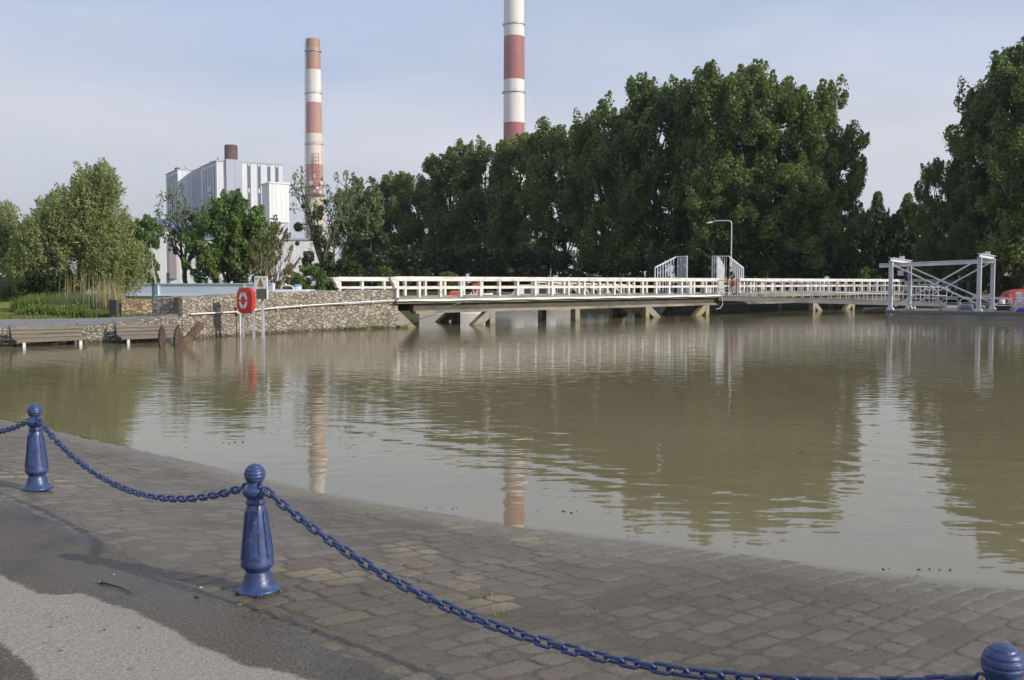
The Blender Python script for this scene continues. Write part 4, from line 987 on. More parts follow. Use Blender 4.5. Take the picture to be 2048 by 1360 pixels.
# pump / engine set
PE = thing('pump_engine', 'small dark pump engine with a pale top standing on the barge between the railings', 'pump', bq(5.5, 1.6, dk))
MB().box(bq(5.5, 1.6, dk + .22), (.62, .45, .30), (bd, bn, UP)).build('engine_block', BLACK, PE, bevel=.05)
MB().lathe([(.14, 0), (.14, .2), (.08, .26)], 12, bq(5.4, 1.6, dk + .37)).build('tank', WPLAST, PE, True, auto=40)
MB().tube([bq(5.85, 1.5, dk + .25), bq(6.0, 1.4, dk + .3), bq(6.02, 1.3, dk + .1)], .05, 8).build('outlet', GALV, PE, True)
MB().box(bq(5.5, 1.6, dk + .035), (.8, .5, .06), (bd, bn, UP)).build('skid', DGREY, PE)
EB = thing('engine_box', 'small grey-blue machine with red parts on the barge at the end of the tan pipe', 'machine', bq(3.6, 2.2, dk))
MB().box(bq(3.6, 2.2, dk + .2), (.6, .4, .22), (bd, bn, UP)).build('casing', mat('grey_blue_paint', (.16, .20, .27), .5), EB, bevel=.03)
MB().box(bq(3.25, 2.2, dk + .18), (.14, .38, .36), (bd, bn, UP)).build('red_end', REDDARK, EB, bevel=.03)
MB().box(bq(3.6, 2.2, dk + .05), (.7, .44, .1), (bd, bn, UP)).build('frame', DGREY, EB)
rc_ = bq(.95, .5, dk)
RC = thing('mooring_cleat', 'small yellow and white mooring cleats at the left end of the barge deck', 'cleat', rc_)
MB().tube([rc_ + Vector((0, 0, .0)), rc_ + UP * .22], .05, 8).build('horn', TAN, RC, True); MB().tube([rc_ + bd * .35, rc_ + bd * .35 + UP * .2], .05, 8).build('horn', WPLAST, RC, True); MB().box(rc_ + bd * .17 + UP * .03, (.55, .12, .06), (bd, bn, UP)).build('base', YELLOW, RC)
# red buoy behind the barge
RBp = at(2024, 600, 60.5); RB = thing('red_buoy', 'big rounded red mooring buoy lying behind the barge at the right edge', 'buoy', (RBp.x, RBp.y, .45))
pr = []
MB().lathe([(.02, -1.35), (.50, -1.25), (.80, -1.0), (.92, -.55), (.95, 0), (.92, .55), (.80, 1.0), (.50, 1.25), (.02, 1.35)], 28, Vector((RBp.x + .55, RBp.y, .62)), (Vector((0, 1, 0)), UP, Vector((1, .05, 0)).normalized())).build('float', REDDARK, RB, True)
MB().box((RBp.x - .55, RBp.y - .7, .8), (.25, .35, .9)).build('end_bracket', REDDARK, RB, bevel=.05)
MB().tube([(RBp.x + .5, RBp.y - .2, 1.5), (RBp.x + .6, RBp.y - .2, 1.75), (RBp.x + .7, RBp.y - .2, 1.5)], .03, 6).build('lifting_eye', DGREY, RB, True)

# ============================================================ BOATS AND LATTICE GANGWAY BEHIND THE BRIDGE
def boat(label, c, L_, B_, Hh, head, cabin, mats):
    c = Vector(c); d = Vector((math.cos(head), math.sin(head), 0)); n_ = Vector((-d.y, d.x, 0))
    r = thing('motor_boat', label, 'boat', c)
    secs = []; ns = 14
    for i in range(ns + 1):
        u = i / ns; wd_ = B_ / 2 * (1 - max(0, (u - .45) / .55) ** 2.2) * (.88 + .12 * min(1, u * 4)); sh = Hh * (1 + .28 * max(0, u - .3) ** 1.5)
        x = (u - .5) * L_ + .0; kx = x - .12 * L_ * max(0, u - .7)
        secs.append([c + d * x + n_ * wd_ + UP * sh, c + d * (x * .99) + n_ * wd_ * .88 + UP * sh * .35, c + d * kx + n_ * wd_ * .55 - UP * .18, c + d * kx - n_ * wd_ * .55 - UP * .18, c + d * (x * .99) - n_ * wd_ * .88 + UP * sh * .35, c + d * x - n_ * wd_ + UP * sh])
    vs = [v for s in secs for v in s]; fs = []
    for i in range(ns):
        for j in range(6): fs.append((i * 6 + j, (i + 1) * 6 + j, (i + 1) * 6 + (j + 1) % 6, i * 6 + (j + 1) % 6))
    fs.append((0, 1, 2, 3, 4, 5)); fs.append(tuple(ns * 6 + j for j in range(6))[::-1])
    MB().add(vs, fs).build('hull', mats[0], r, True, auto=35)
    if cabin:
        x0, x1, hc = cabin; pf = [(x0, Hh - .05), (x0 + .02, Hh + hc), (x1 - hc * .7, Hh + hc), (x1, Hh + .1)]
        wb = B_ * .62
        MB().prism(pf, wb, c, d, UP).build('cabin', mats[1], r, bevel=.05)
        MB().box(c + d * ((x0 + x1 - hc * .7) / 2) + UP * (Hh + hc + .03), (x1 - x0 - hc * .4, wb + .16, .06), (d, n_, UP)).build('cabin_roof', mats[1], r, bevel=.02)
        for s in (-1, 1):
            for q in (.28, .66):
                MB().box(c + d * (x0 + (x1 - x0) * q * .85) + n_ * s * (wb / 2 + .004) + UP * (Hh + hc * .62), ((x1 - x0) * .24, .02, hc * .42), (d, n_, UP)).build('window', GLASS, r)
        MB().tube([c + d * (x0 + .3) + UP * (Hh + hc), c + d * (x0 + .25) + UP * (Hh + hc + 1.2)], .015, 6).build('aerial', GALV, r, True)
        MB().tube([c + d * (L_ * .18) + n_ * (B_ * .40) + UP * Hh * 1.02, c + d * (L_ * .20) + n_ * (B_ * .38) + UP * (Hh * 1.1 + .35), c + d * (L_ * .46) + UP * (Hh * 1.25 + .38), c + d * (L_ * .20) - n_ * (B_ * .38) + UP * (Hh * 1.1 + .35), c + d * (L_ * .18) - n_ * (B_ * .40) + UP * Hh * 1.02], .02, 6).build('bow_rail', GALV, r, True)
    return r
boat('white motor cruiser with a square cabin moored behind the middle of the bridge', (at(1055, 600, 70).x, 70, 0), 6.2, 2.3, .78, R(184), (-1.9, 1.3, .95), (WPLAST, WPLAST))
w2 = boat('low white open boat with an orange box moored behind the left part of the bridge', (at(912, 600, 62).x, 62, 0), 4.6, 1.9, 1.12, R(6), None, (WPLAST,))
ob = thing('orange_box', 'orange-red box lying in the low white boat behind the bridge', 'box', (at(912, 590, 62).x, 62, 1.15))
MB().box((at(913, 590, 62).x, 61.8, 1.24), (.85, .5, .26)).build('case', RED, ob, bevel=.03); MB().box((at(913, 590, 62).x, 61.8, 1.39), (.7, .4, .05)).build('lid', TAN, ob)
lc = Vector((at(952, 585, 66).x, 66, 0))
lifebuoy_cabinet('lifebuoy_cabinet', 'small red lifebuoy cabinet seen through the balustrade behind the low white boat', (lc.x, lc.y, -.5), (-.2, -1, 0), 1.45, .60, .95, .3)
cvr = Vector((at(942, 590, 64).x, 64, .0)); CV = thing('float', 'white rounded float beside the small red cabinet behind the bridge', 'float', cvr)
MB().lathe([(.02, -.1), (.28, .0), (.40, .3), (.40, .8), (.30, 1.1), (.02, 1.24)], 16, cvr).build('body', WPLAST, CV, True); MB().lathe([(.05, 0), (.05, .08)], 8, cvr + UP * 1.24).build('knob', GALV, CV)
# lattice gangway
l0, l1 = at(1092, 590, 72), at(1268, 592, 76); l0.z = 1.02; l1.z = .80
LG = thing('lattice_gangway', 'aluminium lattice gangway with diagonal bracing behind the bridge balustrade', 'gangway', l0)
d = (l1 - l0); Lg = d.length; d.normalize(); n_ = Vector((-d.y, d.x, 0)).normalized()
for o in (0, 1.2):
    mb = MB(); nb = 8
    for z in (0, .95): mb.bar(l0 + n_ * o + UP * z, l1 + n_ * o + UP * z, .09, .09)
    for i in range(nb + 1): mb.bar(l0 + d * (Lg * i / nb) + n_ * o, l0 + d * (Lg * i / nb) + n_ * o + UP * .95, .07, .07)
    for i in range(nb): mb.bar(l0 + d * (Lg * i / nb) + n_ * o + UP * .95, l0 + d * (Lg * (i + 1) / nb) + n_ * o, .06, .06)
    mb.build('side_truss', GALV, LG)
MB().box((l0 + l1) / 2 + n_ * .6, (Lg, 1.2, .05), (d, n_, UP)).build('walkway', DGREY, LG)
# dark pontoon under the bridge
pn = thing('pontoon', 'dark floating pontoon under the bridge behind the gates', 'pontoon', pp(kpx(1400, PW + 2), PW + 2))
k0_, k1_ = kpx(1345, PW + 1.2), kpx(1560, PW + 1.2)
MB().box(pp((k0_ + k1_) / 2, PW + 2.1, .14), (k1_ - k0_, 1.8, .55), (PD, PN, UP)).build('float_box', DGREY, pn, bevel=.04)
MB().box(pp((k0_ + k1_) / 2, PW + 2.1, .45), (k1_ - k0_ + .1, 1.9, .06), (PD, PN, UP)).build('deck', GALV, pn)
mb = MB(); mb.tube([pp(k0_ + .3, PW + 1.3, .55), pp(k0_ + 1.2, PW + 1.0, .38), pp(k0_ + 2.4, PW + .9, .42), pp(k0_ + 3.6, PW + 1.0, .5)], .03, 6); mb.build('mooring_rope', BLACK, pn, True)
# pale blue girder behind the walls
g0 = at(20, 579, 62); g1_ = at(548, 580, 58)
GI = thing('steel_girder', 'long pale blue steel girder lying on the bank behind the stone walls', 'girder', g0)
zt0, zb0 = zat(566.5, 60, 380), zat(592, 60, 380); c = (g0 + g1_) / 2; d = (g1_ - g0); d.z = 0; Lg = d.length; d.normalize(); n_ = Vector((-d.y, d.x, 0))
c.z = (zt0 + zb0) / 2; hh_ = zt0 - zb0
MB().box(c, (Lg, .30, hh_ - .1), (d, n_, UP)).build('web_box', PALEBLUE, GI)
MB().box(c + UP * (hh_ / 2 - .03), (Lg, .46, .05), (d, n_, UP)).build('top_flange', PALEBLUE, GI); MB().box(c - UP * (hh_ / 2 - .03), (Lg, .46, .05), (d, n_, UP)).build('bottom_flange', PALEBLUE, GI)
for q in (.235, .30, .585, .9): MB().box(g0 + d * (Lg * q) - n_ * .19 + UP * (c.z - g0.z), (.05, .10, hh_ - .1), (d, n_, UP)).build('stiffener', PALEBLUE, GI)
for q in (.1, .45, .8): MB().box(g0 + d * (Lg * q) + UP * (zb0 - .13 - g0.z), (.4, .5, .26), (d, n_, UP)).build('timber_block', DARKSTONE, GI)
# little boat windscreen frame above the wall
bx = at(574, 580, 52); wf = thing('boat_windscreen', 'white arched boat windscreen frame above the stone wall left of the bridge', 'boat', (bx.x, bx.y, 1.2))
zt_ = zat(570.5, 52, 574); xs_ = [xat(q, 52) for q in (560, 563, 569, 580, 585, 591)]
MB().tube([(xs_[0], 52, 1.2), (xs_[1], 52, zt_ - .06), (xs_[2], 52.0, zt_), (xs_[3], 52, zt_ - .02), (xs_[4], 52, zt_ - .08), (xs_[5], 52, 1.35)], .042, 6).build('frame', WPLAST, wf, True)
MB().box((xat(583, 52), 52.9, 1.33), (1.9, 2.0, .5)).build('cover', LGREY, wf, bevel=.12)
MB().tube([(xs_[2], 52, zt_), (xs_[2] + .08, 52.0, zt_ + .08)], .05, 6).build('lamp', WPLAST, wf, True)
MB().box((xat(577, 52), 52.0, 1.40), (.5, .012, .22)).build('pane', GLASS, wf)
bb = Vector((xat(595, 54), 54, 1.0)); BB = thing('blue_bin', 'small blue-grey bin behind the stone wall beside the boat windscreen', 'bin', bb)
MB().lathe([(.20, 0), (.23, .72), (.25, .74)], 14, bb).build('body', PALEBLUE, BB, True, auto=40); MB().lathe([(.26, .74), (.26, .80), (.1, .86)], 14, bb).build('lid', mat('bin_blue', (.18, .25, .38), .5), BB, True, auto=40)
# ============================================================ POWER STATION AND CHIMNEYS
def cladding(name, c, c2, rib=.9):
    m, nt, o = newmat(name)
    n = noise(nt, .06, detail=4., stretch=(1, 1, .25)); n2 = noise(nt, 1.0, detail=2., stretch=(1, 1, .02))
    cc = mixc(nt, c, c2, maprange(nt, n, .35, .65)); cc = mixc(nt, cc, mixc(nt, (.86,) * 3, (1.08,) * 3, maprange(nt, n2, .35, .65)), 1., 'MULTIPLY')
    cc = mixc(nt, cc, (.40, .37, .32), maprange(nt, noise(nt, .12, detail=7., stretch=(1, 1, .15)), .62, .8, 0, .5))
    pbsdf(nt, o, cc, .6); return m
CLAD = cladding('pale_cladding', (.62, .64, .67), (.70, .71, .72)); CLADB = cladding('blue_grey_cladding', (.36, .38, .46), (.41, .43, .51)); CLADW = cladding('white_cladding', (.76, .76, .75), (.82, .81, .79))
STRIPE = mat('dark_cladding_strip', (.13, .15, .18), .5, .1, .2); GLZ = mat('grey_glazing', (.10, .12, .14), .25, .15, .3)
BROWNST = mat('brown_steel', (.075, .042, .034), .7, .3, .25, (.17, .075, .05), .2, .45, .7, stretch=(1, 1, .3))
BO = at(437, 565, 500); BO.z = 0
bu = Vector((29, 17, 0)).normalized(); bv = Vector((-bu.y, bu.x, 0))
BZ = zat(322.5, 500, 437)
PSN = thing('power_station', 'tall pale grey power station block with vertical window strips, far left behind the trees', 'power station', BO)
def bp(u, v, z=0.): return BO + bu * u + bv * v + UP * z
def blk(name, u0, u1, v0, v1, z1, m_, z0=0.):
    return MB().box(bp((u0 + u1) / 2, (v0 + v1) / 2, (z0 + z1) / 2), (u1 - u0, v1 - v0, z1 - z0), (bu, bv, UP)).build(name, m_, PSN)
hb = blk('boiler_hall', 0, 33.6, 0, 33, BZ, CLAD)
blk('stair_tower', 4.4, 12.2, -1.6, 10, BZ + 1.2, CLADB)
blk('cornice', -.3, 33.9, -.3, 33.3, BZ + .6, CLADB, BZ)
ha = blk('rear_hall', -7.2, 24, 55, 86, zat(340, 545, 370), CLAD)
blk('cornice', -7.5, 24.3, 54.7, 86.3, zat(340, 545, 370) + .5, CLADB, zat(340, 545, 370))
blk('link_tower', 0.5, 28, 33, 60, zat(338, 540, 385), CLADB)
def strips(par, face, lst, z0, z1, wn, proud=.12):
    mb = MB(); mb2 = MB()
    for q in lst:
        for s in (-1, 1):
            c = (face(q + s * wn * .62)); mb.box(c + UP * ((z0 + z1) / 2), (.35 if face is not fl else .30, .35, z1 - z0), (bu, bv, UP))
    mb.build('cladding_strip', STRIPE, par)
    for q in lst:
        for (f0, f1) in ((.80, .985), (.60, .765)):
            mb2 = MB(); mb2.box(face(q) + UP * (z0 + (z1 - z0) * (f0 + f1) / 2), (wn if face is fr else .30, wn if face is not fr else .30, (z1 - z0) * (f1 - f0)), (bu, bv, UP)); mb2.build('window', GLZ, par)
fr = lambda q: bp(q, -.02); fl = lambda q: bp(-.02, q); fla = lambda q: bp(-7.22, 55 + q)
strips(hb, fr, (16.2, 21.4, 26.4, 31.0 - .4), 1, BZ - .4, 1.05)
strips(hb, fl, (4.8, 10.3, 15.8, 21.3, 26.8), 1, BZ - 2, 1.5)
strips(ha, fla, (3.8, 9.2, 14.6, 20.0, 25.4), 1, zat(340, 545, 370) - 2, 1.5)
st_c = bp(9.0, 6.5); MB().lathe([(3.25, BZ - 1), (3.25, BZ + 8.6), (3.0, BZ + 9.3), (2.4, BZ + 9.3), (2.2, BZ + 7)], 24, st_c).build('roof_stack', BROWNST, PSN, True, auto=40)
mb = MB()
for (u, v, rr, h_) in ((2.0, 3, 1.0, 2.6), (1.0, 14, .9, 1.8), (1.5, 24, .8, 1.2), (24, 4, 1.2, 1.0)):
    MB().lathe([(rr * .7, BZ), (rr * .7, BZ + h_ * .5), (rr, BZ + h_ * .55), (rr, BZ + h_ * .85), (rr * .5, BZ + h_)], 12, bp(u, v)).build('roof_vent', GALV, PSN, True, auto=40)
za_ = zat(340, 545, 370)
for (u, v, rr, h_) in ((-5, 66, 1.5, 2.4), (-6, 60, 1.0, 1.6), (-2, 57, .8, 2.2)):
    MB().lathe([(rr * .7, za_), (rr * .7, za_ + h_ * .5), (rr, za_ + h_ * .55), (rr, za_ + h_ * .85), (rr * .5, za_ + h_)], 12, bp(u, v)).build('roof_vent', BROWNST if u < -4 else GALV, PSN, True, auto=40)
sgn = MB().box(bp(-.12, 15.5, zat(383, 510, 415)), (.12, 7.2, 4.6), (bu, bv, UP)).build('wall_emblem', WPLAST, PSN)
mb = MB()
for k in range(6): mb.box(bp(-.20, 12.9 + k * 1.05, zat(383, 510, 415) + (-.8 if k % 2 else .9)), (.06, .6, 1.6), (bu, bv, UP))
mb.build('emblem_marks', CLADB, sgn)
# white tower on legs
tw0 = at(541, 565, 470); tw0.z = 0
TW = thing('silo_tower', 'white box-shaped tower on steel legs to the right of the power station', 'tower', tw0)
def tp(u, v, z=0.): return tw0 + bu * u + bv * v + UP * z
tz1, tz0 = zat(366, 470, 545), zat(444, 470, 545)
MB().box(tp(4.7, 6, (tz0 + tz1) / 2), (9.4, 12, tz1 - tz0), (bu, bv, UP)).build('tank_box', CLADW, TW)
MB().box(tp(4.7, 6, tz1 + .2), (10.2, 12.8, .7), (bu, bv, UP)).build('roof', CLADW, TW)
for u in (.3, 9.1):
    for v in (.3, 11.7): MB().box(tp(u, v, tz0 / 2), (.5, .5, tz0), (bu, bv, UP)).build('leg', LGREY, TW)
for v in (.3, 11.7):
    mb = MB(); mb.bar(tp(.3, v, tz0 * .98), tp(9.1, v, tz0 * .55), .35, .35); mb.bar(tp(9.1, v, tz0 * .98), tp(.3, v, tz0 * .55), .3, .3); mb.bar(tp(.3, v, tz0 * .55), tp(9.1, v, tz0 * .55), .4, .4); mb.build('brace', LGREY, TW)
mb = MB()
for k in range(6): mb.bar(tp(9.6, 1 + .0, tz1 - 1.5 - k * 1.6), tp(12.2, 1, tz1 - 1.5 - k * 1.6), .12, .12)
for u in (9.6, 12.2): mb.bar(tp(u, 1, tz0), tp(u, 1, tz1 + .8), .14, .14)
mb.build('ladder_cage', GALV, TW)
mb = MB().box(tp(6, 16, zat(455, 480, 560) / 2), (14, 6, zat(455, 480, 560)), (bu, bv, UP)); mb.build('lower_hall', CLAD, TW)
# low annex with blue top, white hall, pillar
AX = thing('blue_top_building', 'low industrial building with a blue upper storey left of the power station', 'building', at(318, 565, 430))
c = at(318, 565, 430); z1, z0 = zat(440, 430, 318), zat(466, 430, 318)
MB().box((c.x, c.y, z0 / 2 + .1), (10, 10, z0 + .2)).build('wall', CLADW, AX)
m_ = MB()
for k in range(5): m_.box((c.x - 4.4 + k * 2.2, c.y - 4.4, z0 + 1.6), (.35, .35, 3.0))
m_.build('columns', STRIPE, AX); MB().box((c.x, c.y, z0 + 1.6), (9, 8, 2.8)).build('glazing', GLZ, AX)
MB().box((c.x, c.y, z1 - 1.4), (11, 10.6, 2.8)).build('upper_storey', mat('blue_panel', (.13, .20, .34), .5), AX); MB().box((c.x - 1, c.y, z1 + .5), (1.5, 1.5, 1.1)).build('roof_box', REDDARK, AX)
WH = thing('white_hall', 'long low white industrial hall behind the round tree', 'building', at(440, 565, 300))
c0, c1 = at(334, 565, 300), at(640, 565, 300); zt_ = zat(480, 300, 440)
MB().box(((c0.x + c1.x) / 2, 310, zt_ / 2), (c1.x - c0.x, 20, zt_)).build('wall', CLADW, WH); MB().box(((c0.x + c1.x) / 2, 310, zt_ + .2), (c1.x - c0.x + .8, 20.8, .5)).build('roof', CLADB, WH)
MB().box((xat(348, 300), 299.6, zat(500, 300) / 2 + 3), (2.1, .9, zat(488, 300) - 2)).build('pillar', mat('pinkish_concrete', (.36, .31, .29), .8), WH)
MB().box((xat(337, 300), 299.85, zat(545, 300) / 2 + .8), (1.0, .3, 3.2)).build('door', STRIPE, WH)
# chimneys
def chimney(label, px, Y, ztop, rt, rb_, bands, base_c, n_lad, rings, ztc):
    x0 = xat(px, Y); r = thing('chimney', label, 'chimney', (x0, Y, 0))
    m, nt, o = newmat('banded_chimney_paint')
    gz = N(nt, 'ShaderNodeNewGeometry').outputs['Position']; sp = N(nt, 'ShaderNodeSeparateXYZ'); nt.links.new(gz, sp.inputs[0])
    ramp = N(nt, 'ShaderNodeValToRGB'); ramp.color_ramp.interpolation = 'CONSTANT'; e = ramp.color_ramp.elements
    nt.links.new(math_(nt, 'DIVIDE', sp.outputs[2], 260.), ramp.inputs[0])
    e[0].position = 0; e[0].color = rgb(base_c)
    for i, (z, c) in enumerate(bands):
        q = e[1] if i == 0 else e.new(z / 260.); q.position = z / 260.; q.color = rgb(c)
    st1 = noise(nt, .35, detail=8., rough=.65, stretch=(1, 1, .07)); st2 = noise(nt, .1, detail=5.)
    c = mixc(nt, ramp.outputs[0], (.42, .27, .16), maprange(nt, st1, .48, .68, 0, ztc)); c = mixc(nt, c, (.55, .50, .42), maprange(nt, st2, .5, .75, 0, ztc * .5))
    pbsdf(nt, o, c, .7)
    MB().lathe([(rb_, 0), (rb_ + (rt - rb_) * .5, ztop * .5), (rt, ztop - .01), (rt, ztop), (rt * .8, ztop), (rt * .8, ztop - 4)], 40, (x0, Y, 0)).build('shaft', m, r, True, auto=40)
    for z, rr in rings:
        rz = rb_ + (rt - rb_) * z / ztop
        mb = MB(); mb.lathe([(rz - .1, z - .5), (rz + rr, z - .2), (rz + rr, z + .15), (rz - .1, z + .15)], 32, (x0, Y, 0), cap=False)
        g_ = mb.build('gallery_ring', GALV, r)
        mb = MB(); mb.lathe([(rz + rr - .06, z + 1.1), (rz + rr, z + 1.1), (rz + rr, z + 1.25), (rz + rr - .06, z + 1.25)], 32, (x0, Y, 0), cap=False)
        for k in range(16): a = k * math.pi / 8; mb.bar((x0 + (rz + rr - .05) * math.cos(a), Y + (rz + rr - .05) * math.sin(a), z), (x0 + (rz + rr - .05) * math.cos(a), Y + (rz + rr - .05) * math.sin(a), z + 1.2), .08, .08)
        mb.build('guard_rail', GALV, g_)
    a = R(n_lad); mb = MB()
    for s in (-.35, .35):
        mb.bar((x0 + (rb_ + .6) * math.cos(a), Y + (rb_ + .6) * math.sin(a) + s, 4), (x0 + (rt + .6) * math.cos(a), Y + (rt + .6) * math.sin(a) + s, ztop - 1), .12, .12)
    for k in range(int(ztop / 3.2)):
        z = 5 + k * 3.2; rz = rb_ + (rt - rb_) * z / ztop
        mb.lathe([(.62, 0), (.62, .14), (.52, .14), (.52, 0)], 8, (x0 + (rz + .6) * math.cos(a), Y + (rz + .6) * math.sin(a), z), cap=False)
    mb.build('ladder', GALV, r)
    return r, x0
RD, RDF, WHI, WAR = (.38, .115, .10), (.42, .215, .18), (.72, .69, .64), (.60, .52, .42)
Y1 = 600
zz = lambda py: zat(py, Y1, 625)
ch1, cx1 = chimney('red and white banded chimney with rusty streaks and radio antennas, left of centre', 631.5, Y1, zz(79), 4.15, 6.0,
    [(zz(396), RDF), (zz(333), (.66, .60, .50)), (zz(270.5), RDF), (zz(208), WHI), (zz(143), (.37, .20, .15))],
    (.60, .52, .43), 178, [(zz(103), .75), (zz(187), .55), (zz(289), .5), (zz(391), .6)], .9)
# antenna lattice and dishes on the first chimney
mb = MB(); rz = 5.2
for (dx) in (-.2, 3.2):
    for dy in (-.0, -1.6): mb.bar((cx1 + dx + .6, Y1 - rz - .4 + dy, zz(395)), (cx1 + dx + .6, Y1 - rz - .4 + dy, zz(310)), .18, .18)
for k in range(13):
    z = zz(395) + (zz(310) - zz(395)) * k / 12
    mb.bar((cx1 + .4, Y1 - rz - .4, z), (cx1 + 3.8, Y1 - rz - .4, z), .14, .14); mb.bar((cx1 + .4, Y1 - rz - 2, z), (cx1 + 3.8, Y1 - rz - 2, z), .14, .14)
mb.build('antenna_lattice', REDDARK, ch1)
for px, py, rr in ((629, 353, 1.0), (622, 366, 1.35), (643, 366, 1.2), (629, 382, .9), (641, 384, .9), (635, 376, .8)):
    p = at(px, py, Y1 - 8); ax3 = Vector((-.35 if px < 635 else .4, -1, .05)).normalized(); xx = ax3.cross(UP).normalized()
    MB().lathe([(.05, -.4), (rr * .6, -.25), (rr, .1), (rr, .35), (rr * .9, .4), (.05, .25)], 16, p, (xx, xx.cross(ax3), ax3)).build('antenna_dish', LGREY, ch1, True, auto=40)
mb = MB(); z = zz(392); mb.lathe([(5.0, 0), (6.6, .1), (6.6, .45), (5.0, .45)], 24, (cx1, Y1, z), cap=False); mb.build('antenna_platform', DGREY, ch1)
Y2 = 650; z2 = lambda py: zat(py, Y2, 1028)
ch2, cx2 = chimney('taller red and white banded chimney cut by the top of the picture, behind the poplars', 1028, Y2, z2(-112), 6.35, 7.2,
    [(z2(420), WHI), (z2(334), (.32, .10, .088)), (z2(249), WHI), (z2(162.5), (.32, .105, .092)), (z2(76.5), WHI), (z2(-10), (.32, .105, .092))],
    (.32, .10, .088), 0, [(z2(185.5), .95), (z2(50), .75)], .22)
# industrial buildings seen through gaps in the trees
def ibld(name, label, px0, px1, pt, Y, m_, roof=None, n=0):
    x0, x1, z1 = xat(px0, Y), xat(px1, Y), zat(pt, Y); dp_ = (x1 - x0) * .5
    r = thing(name, label, 'building', ((x0 + x1) / 2, Y, 0))
    w0 = MB().box(((x0 + x1) / 2, Y + dp_ / 2, z1 / 2), (x1 - x0, dp_, z1)).build('wall', m_, r)
    MB().box(((x0 + x1) / 2, Y + dp_ / 2, z1 + .2), (x1 - x0 + .6, dp_ + .6, .4)).build('roof', roof or CLADB, r)
    for i in range(n):
        MB().box((x0 + (x1 - x0) * (i + .5) / n, Y - .04, z1 * .62), ((x1 - x0) / n * .55, .12, z1 * .22)).build('window', GLZ, r)
    return r
tk = Vector((xat(713, 260), 260, 0)); TK = thing('storage_tank', 'pale round ribbed storage tank showing through the mistletoe-laden trees', 'tank', tk)
zt_ = zat(478, 260); MB().lathe([(3.6, 0), (3.6, zt_), (3.3, zt_ + .4), (.1, zt_ + 1.2)], 28, tk).build('shell', CLADW, TK, True, auto=40)
mb = MB()
for k in range(9): mb.lathe([(3.62, zt_ * k / 9), (3.72, zt_ * k / 9), (3.72, zt_ * k / 9 + .2), (3.62, zt_ * k / 9 + .2)], 28, tk, cap=False)
mb.build('hoops', GALV, TK)
ibld('grey_hall', 'pale grey hall half hidden behind the left poplars', 728, 800, 470, 255, CLAD, None, 5)
ibld('white_shed', 'white gabled shed glimpsed behind the poplar trunks near the middle', 1130, 1260, 470, 230, CLADW, None, 5)
ibld('white_annex', 'white annex glimpsed behind the poplar trunks right of the white shed', 1268, 1330, 500, 215, CLADW, None, 3)
ibld('tan_house', 'tan house glimpsed under the right trees behind the gantry', 1750, 1850, 500, 150, TANSTONE, REDDARK, 4)
ibld('yellowish_house', 'cream house glimpsed under the far right tree', 1930, 2100, 520, 128, mat('cream_render', (.62, .52, .36), .8), REDDARK, 4)
# ============================================================ TREES AND PLANTS
def leafmat(name, c0, c1, c2, trans=.35, gloss=.4):
    m, nt, o = newmat(name)
    t = attr(nt, 'tint')
    c = mixc(nt, c0, c1, maprange(nt, t, 0, .6)); c = mixc(nt, c, c2, maprange(nt, t, .6, 1))
    p = pbsdf(nt, None, c, .45, 0, gloss)
    tr = N(nt, 'ShaderNodeBsdfTranslucent'); nt.links.new(mixc(nt, c, (1.3, 1.5, .5), 1., 'MULTIPLY'), tr.inputs[0])
    mx_ = N(nt, 'ShaderNodeMixShader', ); mx_.inputs[0].default_value = trans
    nt.links.new(p.outputs[0], mx_.inputs[1]); nt.links.new(tr.outputs[0], mx_.inputs[2]); nt.links.new(mx_.outputs[0], o.inputs[0])
    return m
POPL = leafmat('poplar_leaves', (.086, .124, .034), (.128, .178, .048), (.20, .250, .074))
POPLD = leafmat('dark_poplar_leaves', (.074, .108, .032), (.110, .156, .046), (.170, .220, .068))
WILL = leafmat('willow_leaves', (.185, .215, .090), (.260, .285, .125), (.35, .365, .18))
ROUND = leafmat('maple_leaves', (.090, .145, .040), (.135, .205, .056), (.20, .27, .085))
SPAR = leafmat('sparse_leaves', (.10, .135, .05), (.145, .185, .07), (.21, .24, .10))
MIST = leafmat('mistletoe_leaves', (.040, .058, .022), (.058, .08, .028), (.09, .11, .038), .2)
BRN = leafmat('olive_brown_twigs', (.13, .105, .042), (.19, .15, .062), (.24, .20, .08), .3)
BUSH = leafmat('bush_leaves', (.030, .048, .016), (.048, .072, .024), (.085, .115, .038))
BUSHY = leafmat('yellow_green_leaves', (.09, .125, .025), (.14, .18, .035), (.20, .23, .06))
BARK = mat('bark', (.115, .092, .068), .9, .3, 3., stretch=(1, 1, .3), bmp=.03)
BARKL = mat('pale_bark', (.27, .215, .155), .9, .3, 3., stretch=(1, 1, .3), bmp=.02)
